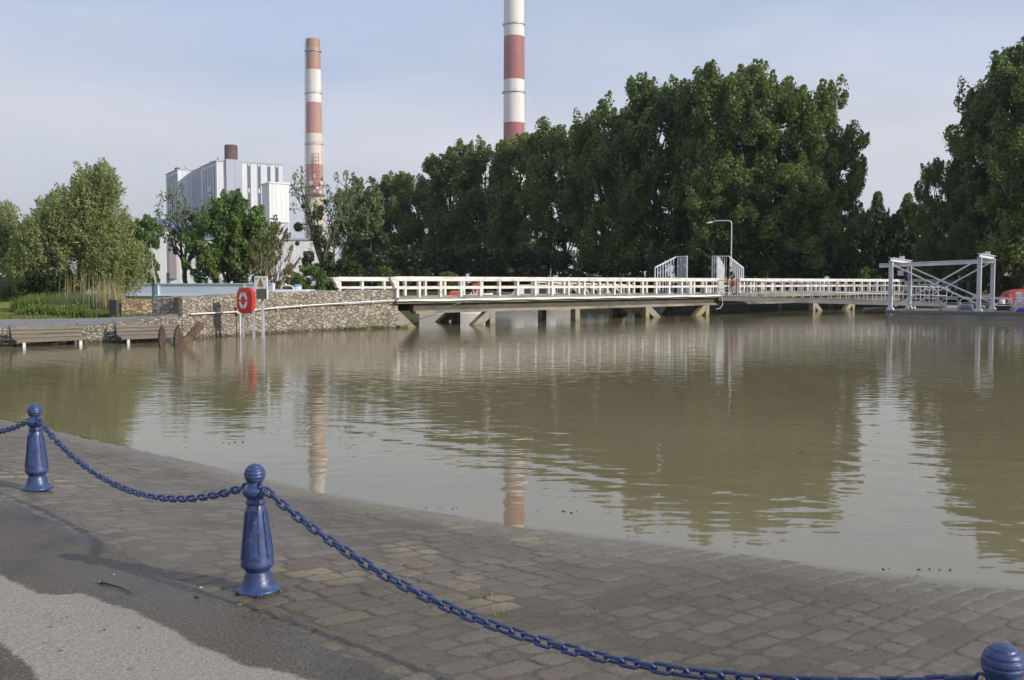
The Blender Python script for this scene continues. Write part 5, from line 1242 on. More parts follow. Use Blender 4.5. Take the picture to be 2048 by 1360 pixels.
def leaves(lobes, n, size, rng, asp=1.5, shell=.45, up=.25, taper=1.0, bend=.25):
    # lobes: (p0, p1, radius, weight); leaf quads through each lobe's volume
    wts = np.array([l[3] for l in lobes], float); wts /= wts.sum(); idx = rng.choice(len(lobes), n, p=wts)
    A = np.array([l[0] for l in lobes])[idx]; B = np.array([l[1] for l in lobes])[idx]; Rr = np.array([l[2] for l in lobes])[idx]
    ax = B - A; L_ = np.linalg.norm(ax, axis=1, keepdims=True); ax = ax / L_
    ref = rng.randn(n, 3); x = np.cross(ax, ref); x /= np.linalg.norm(x, axis=1, keepdims=True)
    u = rng.beta(1.25, 1.15, n); prof_ = np.sqrt(np.clip(1 - (2 * u - 1) ** 2, 0, 1)); prof_ = prof_ * np.where(u > .5, 1 - (taper * .35) * (u - .5) * 2, 1)
    rr = Rr * prof_ * (shell + (1 - shell) * rng.rand(n)) * (1 + .22 * rng.randn(n) * .6)
    ctr = A + ax * L_ * u[:, None] + x * rr[:, None]
    nrm = x * 1.0 + rng.randn(n, 3) * .55 + np.array([0, 0, up]); nrm /= np.linalg.norm(nrm, axis=1, keepdims=True)
    t1 = np.cross(nrm, rng.randn(n, 3)); t1 /= np.linalg.norm(t1, axis=1, keepdims=True); t2 = np.cross(nrm, t1)
    s = size * (.6 + .8 * rng.rand(n))[:, None]
    v = np.stack([ctr - t1 * s * asp * .5, ctr - t2 * s * .5 + nrm * s * bend * .3, ctr + t1 * s * asp * .5, ctr + t2 * s * .5 + nrm * s * bend * .3], 1).reshape(-1, 3)
    lt = rng.rand(len(lobes))[idx] * .45
    return v, np.arange(n * 4).reshape(-1, 4), np.clip(rng.rand(n) * .6 + lt, 0, 1)
def limb(mb, p, q, r0, r1, rng, n=5, wob=.06):
    p, q = Vector(p), Vector(q); L_ = (q - p).length; pts = []
    for i in range(n + 1):
        f = i / n; v = p.lerp(q, f)
        if 0 < i < n: v += Vector(rng.randn(3) * wob * L_ * .5)
        pts.append(v)
    mb.tube(pts, [r0 + (r1 - r0) * i / n for i in range(n + 1)], 6); return pts
def tree(name, label, cat, lobes, wood, leaf, bark, n, size, rng, asp=1.5, shell=.45, extra=None, group=None, loc=(0, 0, 0), bend=.25):
    r = thing(name, label, cat, (0, 0, 0), group)
    wood.build('trunk', bark, r, True)
    v, f, t = leaves(lobes, n, size, rng, asp, shell, bend=bend)
    npmesh('crown', v, f, leaf, None, False, r, {'tint': t})
    if extra: extra(r)
    r.location = loc; return r
def poplar_parts(seed, Hh=20., Wd=5.0, nsub=19, low=.09):
    # broad poplar: trunk, big limbs, sub-crowns of upright leafy plumes with gaps between
    rng = np.random.RandomState(seed); mb = MB(); lob = []
    tp_ = limb(mb, (0, 0, -1), (rng.randn() * .6, rng.randn() * .4, Hh * .86), .36, .06, rng, 9, .014)
    for i in range(nsub):
        q = low + (.90 - low) * ((i + .5 * rng.rand()) / nsub) ** .85
        a = i * 2.39996 + rng.randn() * .35; w_ = Wd * .66 * min(1, .55 + q) * (1 - .62 * (max(0, q - .45) / .55) ** 1.7) * (.55 + .6 * rng.rand())
        c = np.array([math.cos(a) * w_, math.sin(a) * w_, Hh * q]); rh = Wd * (.30 + .13 * rng.rand()) * (1.1 - .25 * q); rv = rh * (1.35 + .5 * rng.rand())
        limb(mb, (0, 0, max(1.2, Hh * q - rv * 1.6)), c + np.array([0, 0, rv * .4]), .12, .03, rng, 5, .05)
        for j in range(13):
            d = rng.randn(3); d /= np.linalg.norm(d); d[2] = abs(d[2]) * .9 - .25 * rng.rand()
            p = c + d * np.array([rh, rh, rv]) * (.62 + .38 * rng.rand())
            ax = np.array([d[0] * .45, d[1] * .45, 1.]); ax /= np.linalg.norm(ax); ll = (1.0 + 1.2 * rng.rand()) * (1.0 if d[2] > .4 else .8)
            p0 = p - ax * ll * .7
            if p0[2] < .3: continue
            lob.append((p0, p + ax * ll * .8, .50 + .50 * rng.rand(), .6 + .5 * rng.rand()))
            if j % 4 == 0: limb(mb, c - np.array([0, 0, rv * .6]), p, .05, .012, rng, 3, .06)
    return lob, mb, rng
PROT = []
for sd in (11, 23, 37, 58):
    lob, mb, rng = poplar_parts(sd); PROT.append(tree('poplar', 'poplar', 'tree', lob, mb, POPL if sd != 37 else POPLD, BARK, 42000, .205, rng, 1.25, .35))
used = [False] * 4
def place_poplar(px, ptop, Y, wpx, kind, rz, label, zb=1.0, pbase=None):
    x = xat(px, Y); hgt = zat(ptop, Y, px) - zb; wd_ = wpx / F * Y
    if not used[kind]: o = PROT[kind]; used[kind] = True
    else: o = copy_tree(PROT[kind])
    zs = np.empty(len(PROT[kind].children[1].data.vertices) * 3, np.float32); PROT[kind].children[1].data.vertices.foreach_get('co', zs); ztop = float(np.percentile(zs[2::3], 99.93))
    o.location = (x, Y, zb); o.rotation_euler = (0, 0, rz); s = wd_ / 2 / 4.6 * 1.08; s *= .98; o.scale = (s, s, hgt * .905 / ztop); o['label'] = label; o['category'] = 'tree'; o['group'] = 'poplars in the row behind the bridge'
    return o
for q in (
    (712, 352, 150, 92, 0, .3, 'thin pale-topped poplar at the left end of the row, next to the mistletoe tree'),
    (778, 340, 146, 122, 1, 1.7, 'small poplar second from the left end of the row'),
    (838, 336, 141, 124, 3, 4.1, 'small poplar third from the left end of the row'),
    (905, 272, 134, 146, 2, 2.2, 'dark poplar just right of the tall step in the row of tree tops'),
    (972, 268, 128, 150, 0, 5.2, 'poplar immediately left of the taller chimney'),
    (1040, 250, 122, 150, 3, 2.4, 'poplar rising right in front of the taller chimney'),
    (1128, 226, 114, 165, 1, 3.3, 'poplar just right of the taller chimney, where the row begins to climb'),
    (1212, 172, 107, 178, 0, 2.6, 'large poplar on the rising left slope of the big clump'),
    (1305, 134, 101, 190, 2, 4.6, 'large dark poplar left of the gap in the big clump of tree tops'),
    (1392, 134, 99, 150, 1, 5.8, 'poplar filling the notch in the big clump, above the left barred gate'),
    (1452, 106, 94, 196, 3, 1.2, 'tallest poplar, above the street lamp'),
    (1540, 110, 92, 190, 0, 4.0, 'second tallest poplar, right of the street lamp'),
    (1610, 140, 90, 180, 1, 2.9, 'sunlit poplar near the right end of the big clump'),
    (1668, 236, 88, 128, 3, .2, 'lower sunlit poplar closing the big clump on its right'),
    (1440, 300, 86, 150, 2, 2.0, 'shorter poplar standing forward at the foot of the tallest poplar'),
    (1580, 300, 85, 170, 0, 1.1, 'shorter poplar standing forward below the right part of the big clump'),
    (1988, 88, 84, 185, 0, 1.9, 'tall poplar at the right edge of the picture, left half of its clump'),
    (2052, 50, 80, 230, 2, 3.0, 'tallest poplar of the right edge, cut by the picture border'),
    (2230, 60, 78, 260, 3, 2.2, 'poplar outside the right border, shading the foot of the big clump'),
    (2400, 60, 76, 260, 0, 5.2, 'farther poplar outside the right border'),
    (2085, 130, 76, 240, 1, .5, 'poplar beyond the right border whose lower boughs hang above the red buoy'),
    (1872, 304, 86, 92, 3, 2.4, 'slim dark poplar left of the tall clump at the right edge'),
    (1935, 350, 82, 105, 2, .7, 'short dark poplar filling in below the tall clump at the right edge, above the gantry'),
): place_poplar(*q)

def clump(seed, Hh, Wd, nl, r0, r1, low=.15, flat=.8, updir=.7):
    rng = np.random.RandomState(seed); lob = []
    for i in range(nl):
        a = rng.rand() * 6.28; q = rng.rand(); z = Hh * (low + (1 - low) * q); w_ = Wd * math.sqrt(max(.03, 1 - abs(2 * (low * .3 + q) - 1) ** 2.2)) * (.5 + .5 * math.sqrt(rng.rand()))
        c = np.array([math.cos(a) * w_, math.sin(a) * w_, z]); d = np.array([math.cos(a), math.sin(a), updir + rng.rand() * .5]) ; d /= np.linalg.norm(d); rr = r0 + (r1 - r0) * rng.rand()
        lob.append((c - d * rr * 1.1, c + d * rr * 1.1, rr * flat, rr))
    return lob, rng
def stems(mb, rng, Hh, n, spread, r0, lobes=None):
    for i in range(n):
        a = i * 2.4 + rng.rand(); q = (math.cos(a) * spread * (.5 + .5 * rng.rand()), math.sin(a) * spread * (.5 + .5 * rng.rand()), Hh * (.6 + .3 * rng.rand()))
        pts = limb(mb, (math.cos(a) * .1, math.sin(a) * .1, -.5), q, r0, r0 * .2, rng, 6, .05)
        for j in range(3):
            p = pts[2 + j]; limb(mb, p, p + Vector((rng.randn() * spread * .4, rng.randn() * spread * .4, Hh * .22)), r0 * .35, r0 * .08, rng, 3, .08)
def px_lobes(ell, x0, Y, zb, rng, r0, r1, nper, up=.7, depth=.9):
    # ell: (px, py, rx, ry, share) measured crown masses -> lobes in metres round the tree base
    lob = []
    for (ex, ey, rx, ry, sh) in ell:
        c = at(ex, ey, Y); a, b = rx / F * Y, ry / F * Y
        for i in range(int(nper * sh)):
            d = rng.randn(3); d /= np.linalg.norm(d); q = (.35 + .65 * rng.rand() ** .5)
            p = np.array([c.x - x0 + d[0] * a * q, d[1] * a * depth * q, c.z - zb + d[2] * b * q])
            ax = np.array([d[0] * .6 + rng.randn() * .25, d[1] * .6, up + .4 * rng.rand() + d[2] * .3]); ax /= np.linalg.norm(ax); rr = (r0 + (r1 - r0) * rng.rand())
            if p[2] < .15: continue
            lob.append((p - ax * rr * 1.6, p + ax * rr * 1.6, rr, rr ** 1.7))
    return lob
# willows at the left
def willow(label, px, Y, ell, seed, n, zb, trunks, hgt):
    rng = np.random.RandomState(seed); x0 = xat(px, Y); lob = px_lobes(ell, x0, Y, zb, rng, .16, .40, 300); mb = MB()
    for (tx, ty) in trunks:
        c = at(tx, ty, Y); pts = limb(mb, (rng.randn() * .15, rng.randn() * .2, -.4), (c.x - x0, rng.randn() * .3, c.z - zb), .10, .025, rng, 6, .03)
        for j in range(3, 7):
            for _ in range(2): limb(mb, pts[j], pts[j] + Vector((rng.randn() * .5, rng.randn() * .4, .35 + rng.rand() * .6)), .028, .006, rng, 3, .06)
    return tree('willow', label, 'tree', lob, mb, WILL, BARKL, n, .052, rng, 3.0, .0, loc=(x0, Y, zb), bend=.1)
willow('large grey-green willow with several stems behind the reeds at the left', 150, 50,
       [(192, 385, 46, 50, .75), (140, 440, 62, 62, 1.1), (200, 470, 60, 70, 1.1), (85, 480, 62, 56, 1.0), (235, 535, 62, 52, 1.1), (150, 530, 70, 55, .7), (60, 540, 50, 40, .5)], 5, 95000, .9,
       ((190, 370), (180, 430), (130, 420), (90, 455), (60, 490), (235, 470), (255, 540)), 6)
willow('willow cut off by the left edge of the picture', -20, 53, [(-10, 455, 45, 45, .7), (5, 505, 42, 45, .7), (-60, 480, 60, 70, .9)], 6, 34000, .9, ((-10, 430), (10, 480), (-60, 440)), 5)
# small dark poplar left of the power station
lob, mb, rng = poplar_parts(71, 20, 5.5, 14, .10)
o = tree('poplar', 'small dense poplar behind the pale girder, just left of the power station', 'tree', lob, mb, ROUND, BARKL, 16000, .42, rng, 1.3, .35)
hgt = zat(426, 85, 285) - 1; o.location = (xat(284, 85), 85, 1); s = 92 / F * 85 / 2 / 5.5; o.scale = (s, s, hgt / 20.6)
# dead pale sapling
dm = MB(); rng = np.random.RandomState(4); x_, y_ = xat(313, 66), 66
bp_ = limb(dm, (0, 0, 0), (-.35, 0, zat(486, 66) - 1.0), .09, .02, rng, 6, .03); limb(dm, bp_[2], bp_[2] + Vector((-.5, .1, .8)), .04, .01, rng, 3, .05); limb(dm, bp_[3], bp_[3] + Vector((.25, .1, .9)), .03, .01, rng, 3, .05); limb(dm, bp_[4], bp_[4] + Vector((-.4, .1, .6)), .025, .008, rng, 3, .05)
r = thing('dead_sapling', 'thin pale leafless sapling standing before the small poplar, left of the power station', 'tree', (0, 0, 0)); dm.build('trunk', mat('bare_wood', (.42, .34, .25), .9), r, True); r.location = (x_, y_, .95)
# mistletoe ball
def ball_leaves(c, rad, n, rng):
    d = rng.randn(n, 3); d /= np.linalg.norm(d, axis=1, keepdims=True); p = np.array(c) + d * rad * (.55 + .45 * rng.rand(n))[:, None]
    nr = d + rng.randn(n, 3) * .6; nr /= np.linalg.norm(nr, axis=1, keepdims=True); t1 = np.cross(nr, rng.randn(n, 3)); t1 /= np.linalg.norm(t1, axis=1, keepdims=True); t2 = np.cross(nr, t1); s = rad * .42
    return np.stack([p - t1 * s * .7, p - t2 * s * .4, p + t1 * s * .7, p + t2 * s * .4], 1).reshape(-1, 3)
def sparse(label, px, ptop, Y, wpx, seed, nleaf, balls, zb=1.0, heavy=(), leaf=None, size=.2, bark=None, nst=6):
    Hh = zat(ptop, Y, px) - zb; Wd = wpx / F * Y / 2; rng = np.random.RandomState(seed); mb = MB(); lob = []; x0 = xat(px, Y)
    limb(mb, (0, 0, -.5), (0, 0, Hh * .35), Hh * .028, Hh * .022, rng, 3, .03)
    for i in range(nst):
        a = i * 2.4 + rng.rand() * .6; rr = Wd * (.4 + .6 * rng.rand()); tip = np.array([math.cos(a) * rr, math.sin(a) * rr * .7, Hh * (.66 + .33 * rng.rand())])
        pts = limb(mb, (0, 0, Hh * (.15 + .2 * rng.rand())), tip, Hh * .013, Hh * .003, rng, 6, .05)
        for j in range(2, 7):
            for _ in range(2):
                q = pts[min(j, 6)] + Vector((rng.randn() * Wd * .22, rng.randn() * Wd * .2, Hh * .10 * (.3 + rng.rand()))); limb(mb, pts[min(j, 6)], q, Hh * .004, Hh * .0015, rng, 2, .08)
                qa = np.array(q); lob.append((qa - np.array([0, 0, Hh * .05]), qa + np.array([0, 0, Hh * .06]), Hh * .045, 1.))
    def ex(r):
        for (bx, by, br) in balls:
            c = at(bx, by, Y); v = ball_leaves((c.x - x0, rng.randn() * .3, c.z - zb), br / F * Y, 240, rng)
            npmesh('mistletoe_ball', v, np.arange(len(v)).reshape(-1, 4), MIST, None, False, r, {'tint': rng.rand(len(v) // 4)})
        if heavy:
            hl = []
            for (bx, by, br) in heavy:
                c = at(bx, by, Y); cc = np.array([c.x - x0, rng.randn() * .4, c.z - zb]); q = br / F * Y; hl.append((cc - [q * .5, 0, q * .4], cc + [q * .5, 0, q * .4], q, q * q))
            v, f, t = leaves(hl, 7000, .21, rng, 1.4, .3); npmesh('ivy_mass', v, f, MIST, None, False, r, {'tint': t})
    return tree('sparse_tree', label, 'tree', lob, mb, leaf or SPAR, bark or BARK, nleaf, size, rng, 1.4, .1, ex, loc=(x0, Y, zb))
sparse('sparse tree hung with dark mistletoe balls in front of the left chimney', 648, 372, 96, 140, 91, 2600,
       [(605, 412, 5), (652, 404, 6), (678, 406, 7), (597, 454, 10), (682, 449, 9), (687, 460, 9), (637, 430, 11), (596, 487, 5), (694, 497, 6), (642, 418, 7)], 1.0,
       ((634, 458, 10), (642, 482, 15), (618, 512, 13), (652, 515, 18), (668, 545, 22), (640, 540, 16), (612, 525, 12)), size=.15, nst=11)
sparse('sparse tree with brownish mistletoe clumps left of the dense round tree', 372, 398, 74, 110, 92, 1900,
       [(372, 425, 6), (380, 436, 8), (344, 463, 6), (360, 475, 6), (352, 499, 5), (352, 505, 5), (383, 508, 5)], 1.0, size=.12, nst=10)
sparse('sparse poplar with dark mistletoe clumps at the left foot of the poplar row', 735, 372, 112, 96, 93, 2600,
       [(706, 486, 8), (692, 500, 6), (728, 402, 9), (738, 444, 10), (744, 470, 14), (716, 461, 6)], 1.0, ((752, 470, 18), (738, 500, 16), (768, 476, 16), (742, 530, 18)), size=.26)
# dense round tree
rng = np.random.RandomState(101); x0 = xat(458, 72)
lob = px_lobes([(475, 440, 50, 48, .9), (435, 475, 58, 50, .9), (505, 470, 48, 50, .8), (430, 530, 62, 42, .8), (500, 525, 56, 48, .9), (466, 410, 30, 20, .3)], x0, 72, 1.0, rng, .30, .62, 48, .6)
mb = MB(); stems(mb, rng, zat(400, 72, 455) - 1, 5, 1.6, .14)
tree('round_tree', 'dense round green tree in front of the power station', 'tree', lob, mb, ROUND, BARK, 42000, .125, rng, 1.4, .12, loc=(x0, 72, 1.0))
# olive-brown half bare shrub
lob, rng = clump(111, zat(452, 66, 545) - 1, 122 / F * 66 / 2 * .85, 90, .18, .42, .12, .5, 1.3)
mb = MB(); stems(mb, rng, zat(452, 66, 545) - 1, 12, 1.7, .06)
tree('half_bare_shrub', 'olive-brown half bare shrub with pale spreading branches above the warning sign', 'shrub', lob, mb, BRN, BARKL, 6500, .06, rng, 2.4, .1, loc=(xat(548, 66), 66, 1.0))
# bushes: understory, one prototype per leaf kind, then copies
BP = []
for i, (sd, lf, sz) in enumerate(((201, BUSH, .16), (202, BUSH, .16), (203, BUSHY, .14), (204, ROUND, .16))):
    lob, rng = clump(sd, 3.2, 2.0, 46, .35, .75, .04, .85, .6); mb = MB(); stems(mb, rng, 3., 5, 1.2, .05)
    BP.append(tree('bush', 'bush', 'bush', lob, mb, lf, BARK, 7000, sz, rng, 1.4, .3))
bused = [False] * 4
def bush(px, ptop, Y, wpx, kind, label, zb=1.0, grp='bushes along the far bank'):
    o = BP[kind] if not bused[kind] else copy_tree(BP[kind]); bused[kind] = True
    hgt = zat(ptop, Y, px) - zb; s = wpx / F * Y / 4.3
    o.location = (xat(px, Y), Y, zb); o.scale = (s, s, hgt / 3.4); o.rotation_euler = (0, 0, px * .7); o['label'] = label; o['category'] = 'bush'; o['group'] = grp
for q in (
    (615, 535, 80, 90, 3, 'green bush between the warning sign and the white balustrade, under the sparse mistletoe tree'),
    (680, 520, 86, 90, 0, 'dark bush above the left end of the far balustrade'),
    (740, 500, 98, 110, 1, 'dark bush behind the two-panel start of the far balustrade'),
    (800, 500, 104, 110, 0, 'dark bush behind the first panels of the near balustrade'),
    (770, 536, 96, 40, 2, 'small yellow-green bush behind the start of the near balustrade'),
    (868, 498, 108, 125, 1, 'wide dark bush below the tall step in the poplar row'),
    (940, 495, 106, 130, 0, 'wide dark bush left of the taller chimney line, behind the low white boat'),
    (895, 546, 98, 50, 2, 'low yellow-green bush just above the balustrade, behind the low white boat'),
    (1015, 498, 104, 120, 1, 'dark bush behind the white motor cruiser, left side'),
    (1085, 500, 101, 120, 0, 'dark bush behind the white motor cruiser, right side'),
    (1185, 522, 97, 100, 1, 'dark bush below the white shed, behind the lattice gangway'),
    (1270, 515, 92, 100, 0, 'dark bush left of the left barred gate'),
    (1355, 490, 88, 120, 1, 'dark bush right behind the left barred gate'),
    (1430, 495, 85, 120, 0, 'dark bush behind the gate opening under the lamp arm'),
    (1510, 500, 84, 120, 1, 'dark bush behind the person, right of the lamp post'),
    (1585, 490, 85, 130, 0, 'dark bush behind the right part of the bridge, left one of two'),
    (1660, 490, 87, 120, 1, 'dark bush behind the right part of the bridge, right one of two'),
    (1738, 425, 104, 130, 0, 'dark bush in the dip between the big clump and the gantry'),
    (1802, 408, 104, 130, 1, 'large dark bush in the dip left of the slim dark poplar'),
    (1850, 480, 100, 110, 1, 'dark bush behind the left legs of the gantry'),
    (1915, 470, 96, 120, 0, 'dark bush behind the right legs of the gantry'),
    (1990, 470, 94, 140, 1, 'dark bush under the tall clump at the right edge'),
    (1925, 562, 88, 90, 2, 'low yellow-green bush on the bank between the gantry legs'),
    (2000, 552, 86, 110, 2, 'yellow-green bush on the bank right of the gantry, above the red buoy'),
    (2060, 548, 84, 100, 3, 'green bush at the right border above the red buoy'),
    (1730, 538, 98, 70, 3, 'small green bush at the end of the white balustrade, left of the gantry'),
): bush(*q)
# conifer-like trees in the dip
for i, (px, pt, w_, lab) in enumerate(((1752, 388, 84, 'narrow dark fir in the dip right of the big poplar clump'), (1812, 392, 100, 'bushy fir-like tree in the dip, left of the slim dark poplar'))):
    rng = np.random.RandomState(300 + i); Hh = zat(pt, 112, px) - 1; Wd = w_ / F * 112 / 2; lob = []; mb = MB(); limb(mb, (0, 0, -.5), (0, 0, Hh * .97), .22, .03, rng, 5, .01)
    for k in range(95):
        q = (k + rng.rand()) / 95; a = k * 2.4; w2 = Wd * (1 - q ** 1.5) * (.55 + .5 * rng.rand()) + .15; z = Hh * (.05 + .93 * q)
        lob.append((np.array([math.cos(a) * w2 * .3, math.sin(a) * w2 * .3, z]), np.array([math.cos(a) * w2, math.sin(a) * w2, z + .55]), .45, 1.))
    tree('fir_tree', lab, 'tree', lob, mb, POPLD if i == 0 else ROUND, BARK, 12000, .20, rng, 1.6, .2, loc=(xat(px, 112), 112, 1.0))
# bushes on the left bank under the willows
for q in ((20, 555, 56, 90, 1, 'dark bush at the left edge under the cut-off willow'), (105, 540, 49, 110, 0, 'dark bush under the large willow, left of the reeds')):
    bush(*q, .9, 'bushes on the left bank')

# ---------------- stuff: reeds, weeds, lawn tufts, ivy weeds on the wall
def blades(name, spots, mat_, seed, kind='stuff', label=None, curve=.25):
    rng = np.random.RandomState(seed); V = []; T = []
    for (cx, cy, rx, ry, z0, n, h0, h1, w_) in spots:
        x = cx + rx * (rng.rand(n) * 2 - 1); y = cy + ry * (rng.rand(n) * 2 - 1); h = h0 + (h1 - h0) * rng.rand(n); a = rng.rand(n) * 6.28; ln = curve * h * rng.rand(n); b = rng.rand(n) * 6.28
        z = np.full(n, z0) if z0 is not None else zleft(x, y) - .03; dx, dy = np.cos(a) * w_, np.sin(a) * w_; lx, ly = np.cos(b) * ln, np.sin(b) * ln
        q = np.stack([np.stack([x - dx, y - dy, z], 1), np.stack([x + dx, y + dy, z], 1), np.stack([x + lx * .4 + dx * .8, y + ly * .4 + dy * .8, z + h * .6], 1), np.stack([x + lx * .4 - dx * .8, y + ly * .4 - dy * .8, z + h * .6], 1),
                      np.stack([x + lx - dx * .1, y + ly - dy * .1, z + h], 1), np.stack([x + lx + dx * .1, y + ly + dy * .1, z + h], 1)], 1)
        V.append(q.reshape(-1, 3)); T.append(np.repeat(rng.rand(n), 2))
    V = np.concatenate(V); k = len(V) // 6; b = np.arange(k)[:, None] * 6
    f = np.concatenate([b + [0, 1, 2, 3], b + [3, 2, 5, 4]], 1).reshape(-1, 4)
    o = npmesh(name, V, f, mat_, None, False, None, {'tint': np.concatenate(T)}); tag(o, label, name.replace('_', ' '), None, kind); return o
REEDG = leafmat('reed_green', (.085, .125, .055), (.135, .175, .085), (.20, .22, .11), .3); REEDT = leafmat('dry_reed', (.30, .24, .13), (.42, .34, .20), (.50, .42, .27), .3)
WEED = leafmat('weed_leaves', (.085, .125, .025), (.14, .185, .04), (.22, .26, .07), .35); GRASSM = leafmat('grass_blades', (.10, .125, .025), (.16, .18, .045), (.24, .24, .08), .3)
def gsp(px, py, z): g = ground(px, py, z); return g.x, g.y
def sp_(px, Y, rx, ry, z0, n, h0, h1, w_): return (xat(px, Y), Y, rx, ry, z0, n, h0, h1, w_)
blades('green_reeds', [sp_(165, 42.5, 1.0, 1.2, None, 1300, .35, .95, .018), sp_(205, 41.5, .55, 1.0, None, 800, .4, 1.0, .016), sp_(30, 52, 1.8, 1.5, None, 1500, .6, 1.2, .018)], REEDG, 1, label='green reeds growing at the left under the large willow')
blades('dry_reeds', [sp_(218, 41, .6, .8, .72, 130, .8, 1.6, .009), sp_(175, 43.5, 1.2, .8, .8, 90, 1.1, 1.8, .009), sp_(236, 40, .22, .5, .70, 60, .7, 1.2, .009), sp_(40, 53, 1.6, 1, .9, 400, .8, 1.5, .013)], REEDT, 2, label='dry tan reeds standing beside the tan stone wall section', curve=.12)
blades('weeds', [sp_(125, 40.8, 1.25, .8, None, 4200, .12, .55, .024), sp_(165, 39.9, .9, .5, None, 2400, .10, .42, .022), sp_(95, 43.5, 1.1, 1.2, None, 2600, .3, .75, .024), sp_(70, 40.8, .7, .6, None, 1200, .08, .4, .022), sp_(205, 39.4, .5, .35, None, 900, .12, .35, .018)], WEED, 3, label='bright green weeds with tiny flowers at the edge of the lawn', curve=.5)
blades('white_flowers', [sp_(60 + 11.0 * i, 39.8 + (i * 7 % 5) * .45, .35, .8, .72 + (i * 5 % 7) * .065, 4 + i % 3, .015, .035, .014) for i in range(14)], mat('petals', (.70, .70, .58), .8), 6, label='tiny white flowers among the green weeds')
gs = []
for px, py in ((-60, 628), (0, 622), (20, 632), (-30, 638), (40, 636), (60, 640), (100, 637), (150, 634), (205, 631), (-80, 610), (10, 610)):
    z = .5; g = ground(px, py, z); gs.append((g.x, g.y, 1.2, .9, float(zleft(g.x, g.y)) + .03, 1500, .03, .11, .012))
blades('lawn_grass', gs, GRASSM, 4, label='short sunlit lawn grass at the far left beside the path', curve=.5)
gs = []
for px, n in ((560, 14), (690, 60), (705, 50), (752, 45), (640, 14), (796, 60), (727, 16)):
    p = wall_pt(px, 660, .10); gs.append((p.x, p.y, .35, .08, -.02, n, .06, .24, .014))
blades('wall_weeds', gs, WEED, 5, label='green weeds growing along the foot of the tall stone wall', curve=.6)
gs = []
for px, py, n in ((270, 629.5, 150), (300, 629.2, 150), (335, 629, 120), (250, 630, 80)):
    z = .76; g = ground(px, py, z); gs.append((g.x, g.y, .5, .25, float(zleft(g.x, g.y)) + .03, n, .04, .13, .012))
blades('path_grass', gs, GRASSM, 7, label='grass tufts at the foot of the tan stone wall section', curve=.5)
gs = []
for px, py, z, n in ((980, 1208, .12, 26), (955, 1215, .13, 40), (1830, 1152, .01, 24), (1000, 1258, .13, 45), (900, 1245, .18, 14), (1640, 1212, .05, 22), (1350, 1212, .08, 14), (535, 1192, ZB, 60), (560, 1184, ZB, 40), (500, 1192, ZB, 40), (1390, 1270, .1, 14)):
    g = ground(px, py, z); u_, v_ = st(g.x, g.y); gs.append((g.x, g.y, .055, .05, float(slipz(u_, v_)) - .006, n, .008, .032, .0022))
blades('joint_weeds', gs, GRASSM, 8, label='tiny tufts of grass in the joints between the setts', curve=.7)
# ---------------- litter on the quay
g = ground(232, 1174, ZB); a, b = ground(201, 1165, ZB + .01), ground(263, 1185, ZB + .012)
TW_ = thing('twig', 'dark curved twig lying on the wet asphalt', 'twig', g)
MB().tube([a, a.lerp(b, .25) + UP * .006 + Vector((.0, -.004, 0)), a.lerp(b, .6) + UP * .003 + Vector((.0, .012, 0)), b], [.006, .005, .0045, .003], 7).build('stem', mat('dark_twig_wood', (.035, .028, .022), .8), TW_, True)
MB().tube([a, a + (a - b).normalized() * .02 + UP * .004], [.006, .0065], 7).build('pale_end', BARKL, TW_, True)
def pebble(px, py, s, col, lab, seed, z=ZB):
    g = ground(px, py, z); rng = np.random.RandomState(seed); o_ = MB()
    pr_ = [(s * math.cos(t) * (1 + .15 * rng.randn()), s * .55 * math.sin(t) + s * .3) for t in np.linspace(-1.5, 1.5, 7)]
    o_.lathe([(max(.0005, a), b) for a, b in pr_], 9, g + UP * .004)
    o = o_.build('pebble', mat('pebble_stone', col, .8, .2, 40.), None, True); tag(o, lab, 'pebble'); return o
pebble(479, 1213, .012, (.50, .38, .26), 'tan pebble on the wet asphalt nearest to the middle bollard', 1)
pebble(401, 1178, .011, (.42, .42, .36), 'pale pebble on the wet asphalt left of the middle bollard', 2)
pebble(394, 1197, .013, (.025, .025, .025), 'dark pebble on the wet asphalt below the pale pebble', 3)
pebble(227, 1151, .007, (.40, .30, .16), 'small tan pebble above the twig', 4)
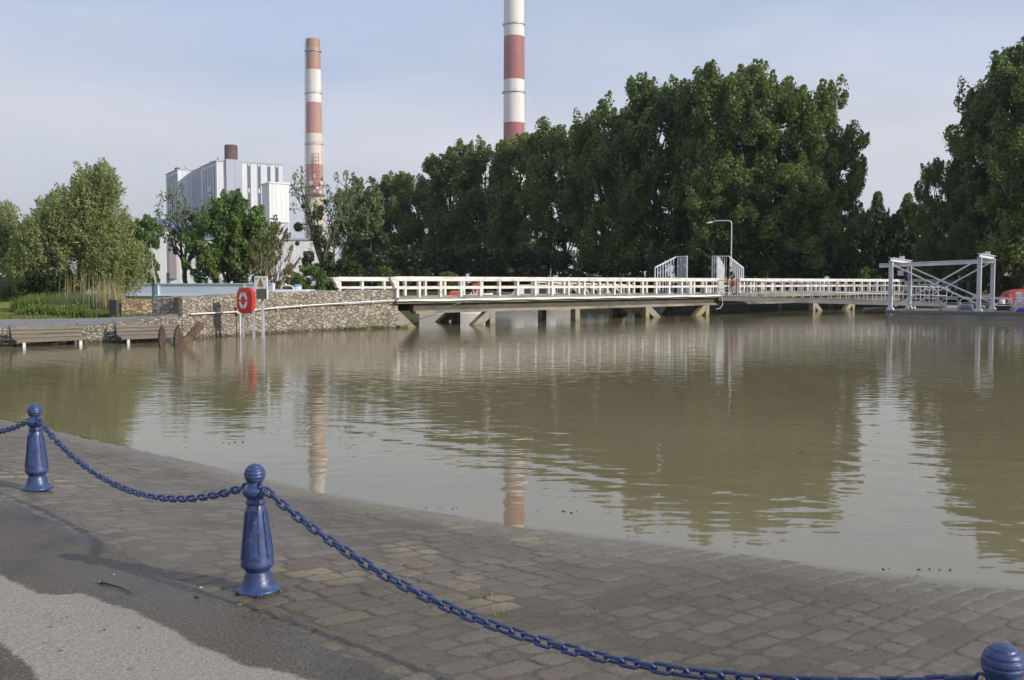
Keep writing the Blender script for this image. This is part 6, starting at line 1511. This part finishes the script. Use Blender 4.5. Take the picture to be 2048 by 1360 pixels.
rng = np.random.RandomState(77); bits = MB()
for i in range(260):
    s, t = rng.uniform(-9, 3), rng.uniform(-2.8, 3.2); x, y = xy(s, t)
    if t > 0 and t > wS(s) - .2: continue
    z = float(slipz(s, t)) + .009; r_ = rng.uniform(.002, .0065); a = rng.rand() * 6.28
    d1 = Vector((math.cos(a), math.sin(a), 0)) * r_ * rng.uniform(.8, 2.2); d2 = Vector((-math.sin(a), math.cos(a), 0)) * r_
    bits.prism([(-1, 0), (-.3, -.8), (1, -.1), (.4, .7)], r_ * .8, (x, y, z), d1, d2)
tag(bits.build('leaf_litter', mat('litter', (.07, .055, .035), .9, .6, 9.)), 'scattered dark crumbs and leaf bits on the setts and asphalt', 'litter', None, 'stuff')
rng = np.random.RandomState(88); bits = MB()
for px, py, n, sx, sy in ((465, 886, 7, .12, .03), (895, 1017, 5, .14, .02), (1600, 905, 6, .05, .2), (1490, 938, 4, .2, .05), (1130, 1026, 4, .2, .05), (1820, 1140, 8, .12, .02), (1290, 790, 3, .8, .3)):
    g = ground(px, py, 0)
    for i in range(n):
        x, y = g.x + rng.randn() * sx, g.y + rng.randn() * sy; a = rng.rand() * 6.28; r_ = rng.uniform(.003, .006)
        d1 = Vector((math.cos(a), math.sin(a), 0)) * r_ * rng.uniform(1, 4); d2 = Vector((-math.sin(a), math.cos(a), 0)) * r_
        bits.prism([(-1, 0), (-.3, -.8), (1, -.1), (.4, .7)], .008, (x, y, .003), d1, d2)
tag(bits.build('floating_debris', mat('wet_debris', (.05, .042, .028), .6, .6, 9.)), 'scattered dark leaf and twig debris floating near the water edge', 'debris', None, 'stuff')

# ============================================================ HAZE
hz = MB().box((0, 1400, 116), (5600, 4000, 240))
m, nt, o = newmat('haze')
pv = N(nt, 'ShaderNodeVolumePrincipled', Density=.00020, Anisotropy=.35); pv.inputs['Color'].default_value = (.90, .93, 1, 1)
nt.links.new(pv.outputs[0], o.inputs['Volume'])
tag(hz.build('haze', m), 'thin pale haze in the air over the whole place', 'haze', None, 'stuff')
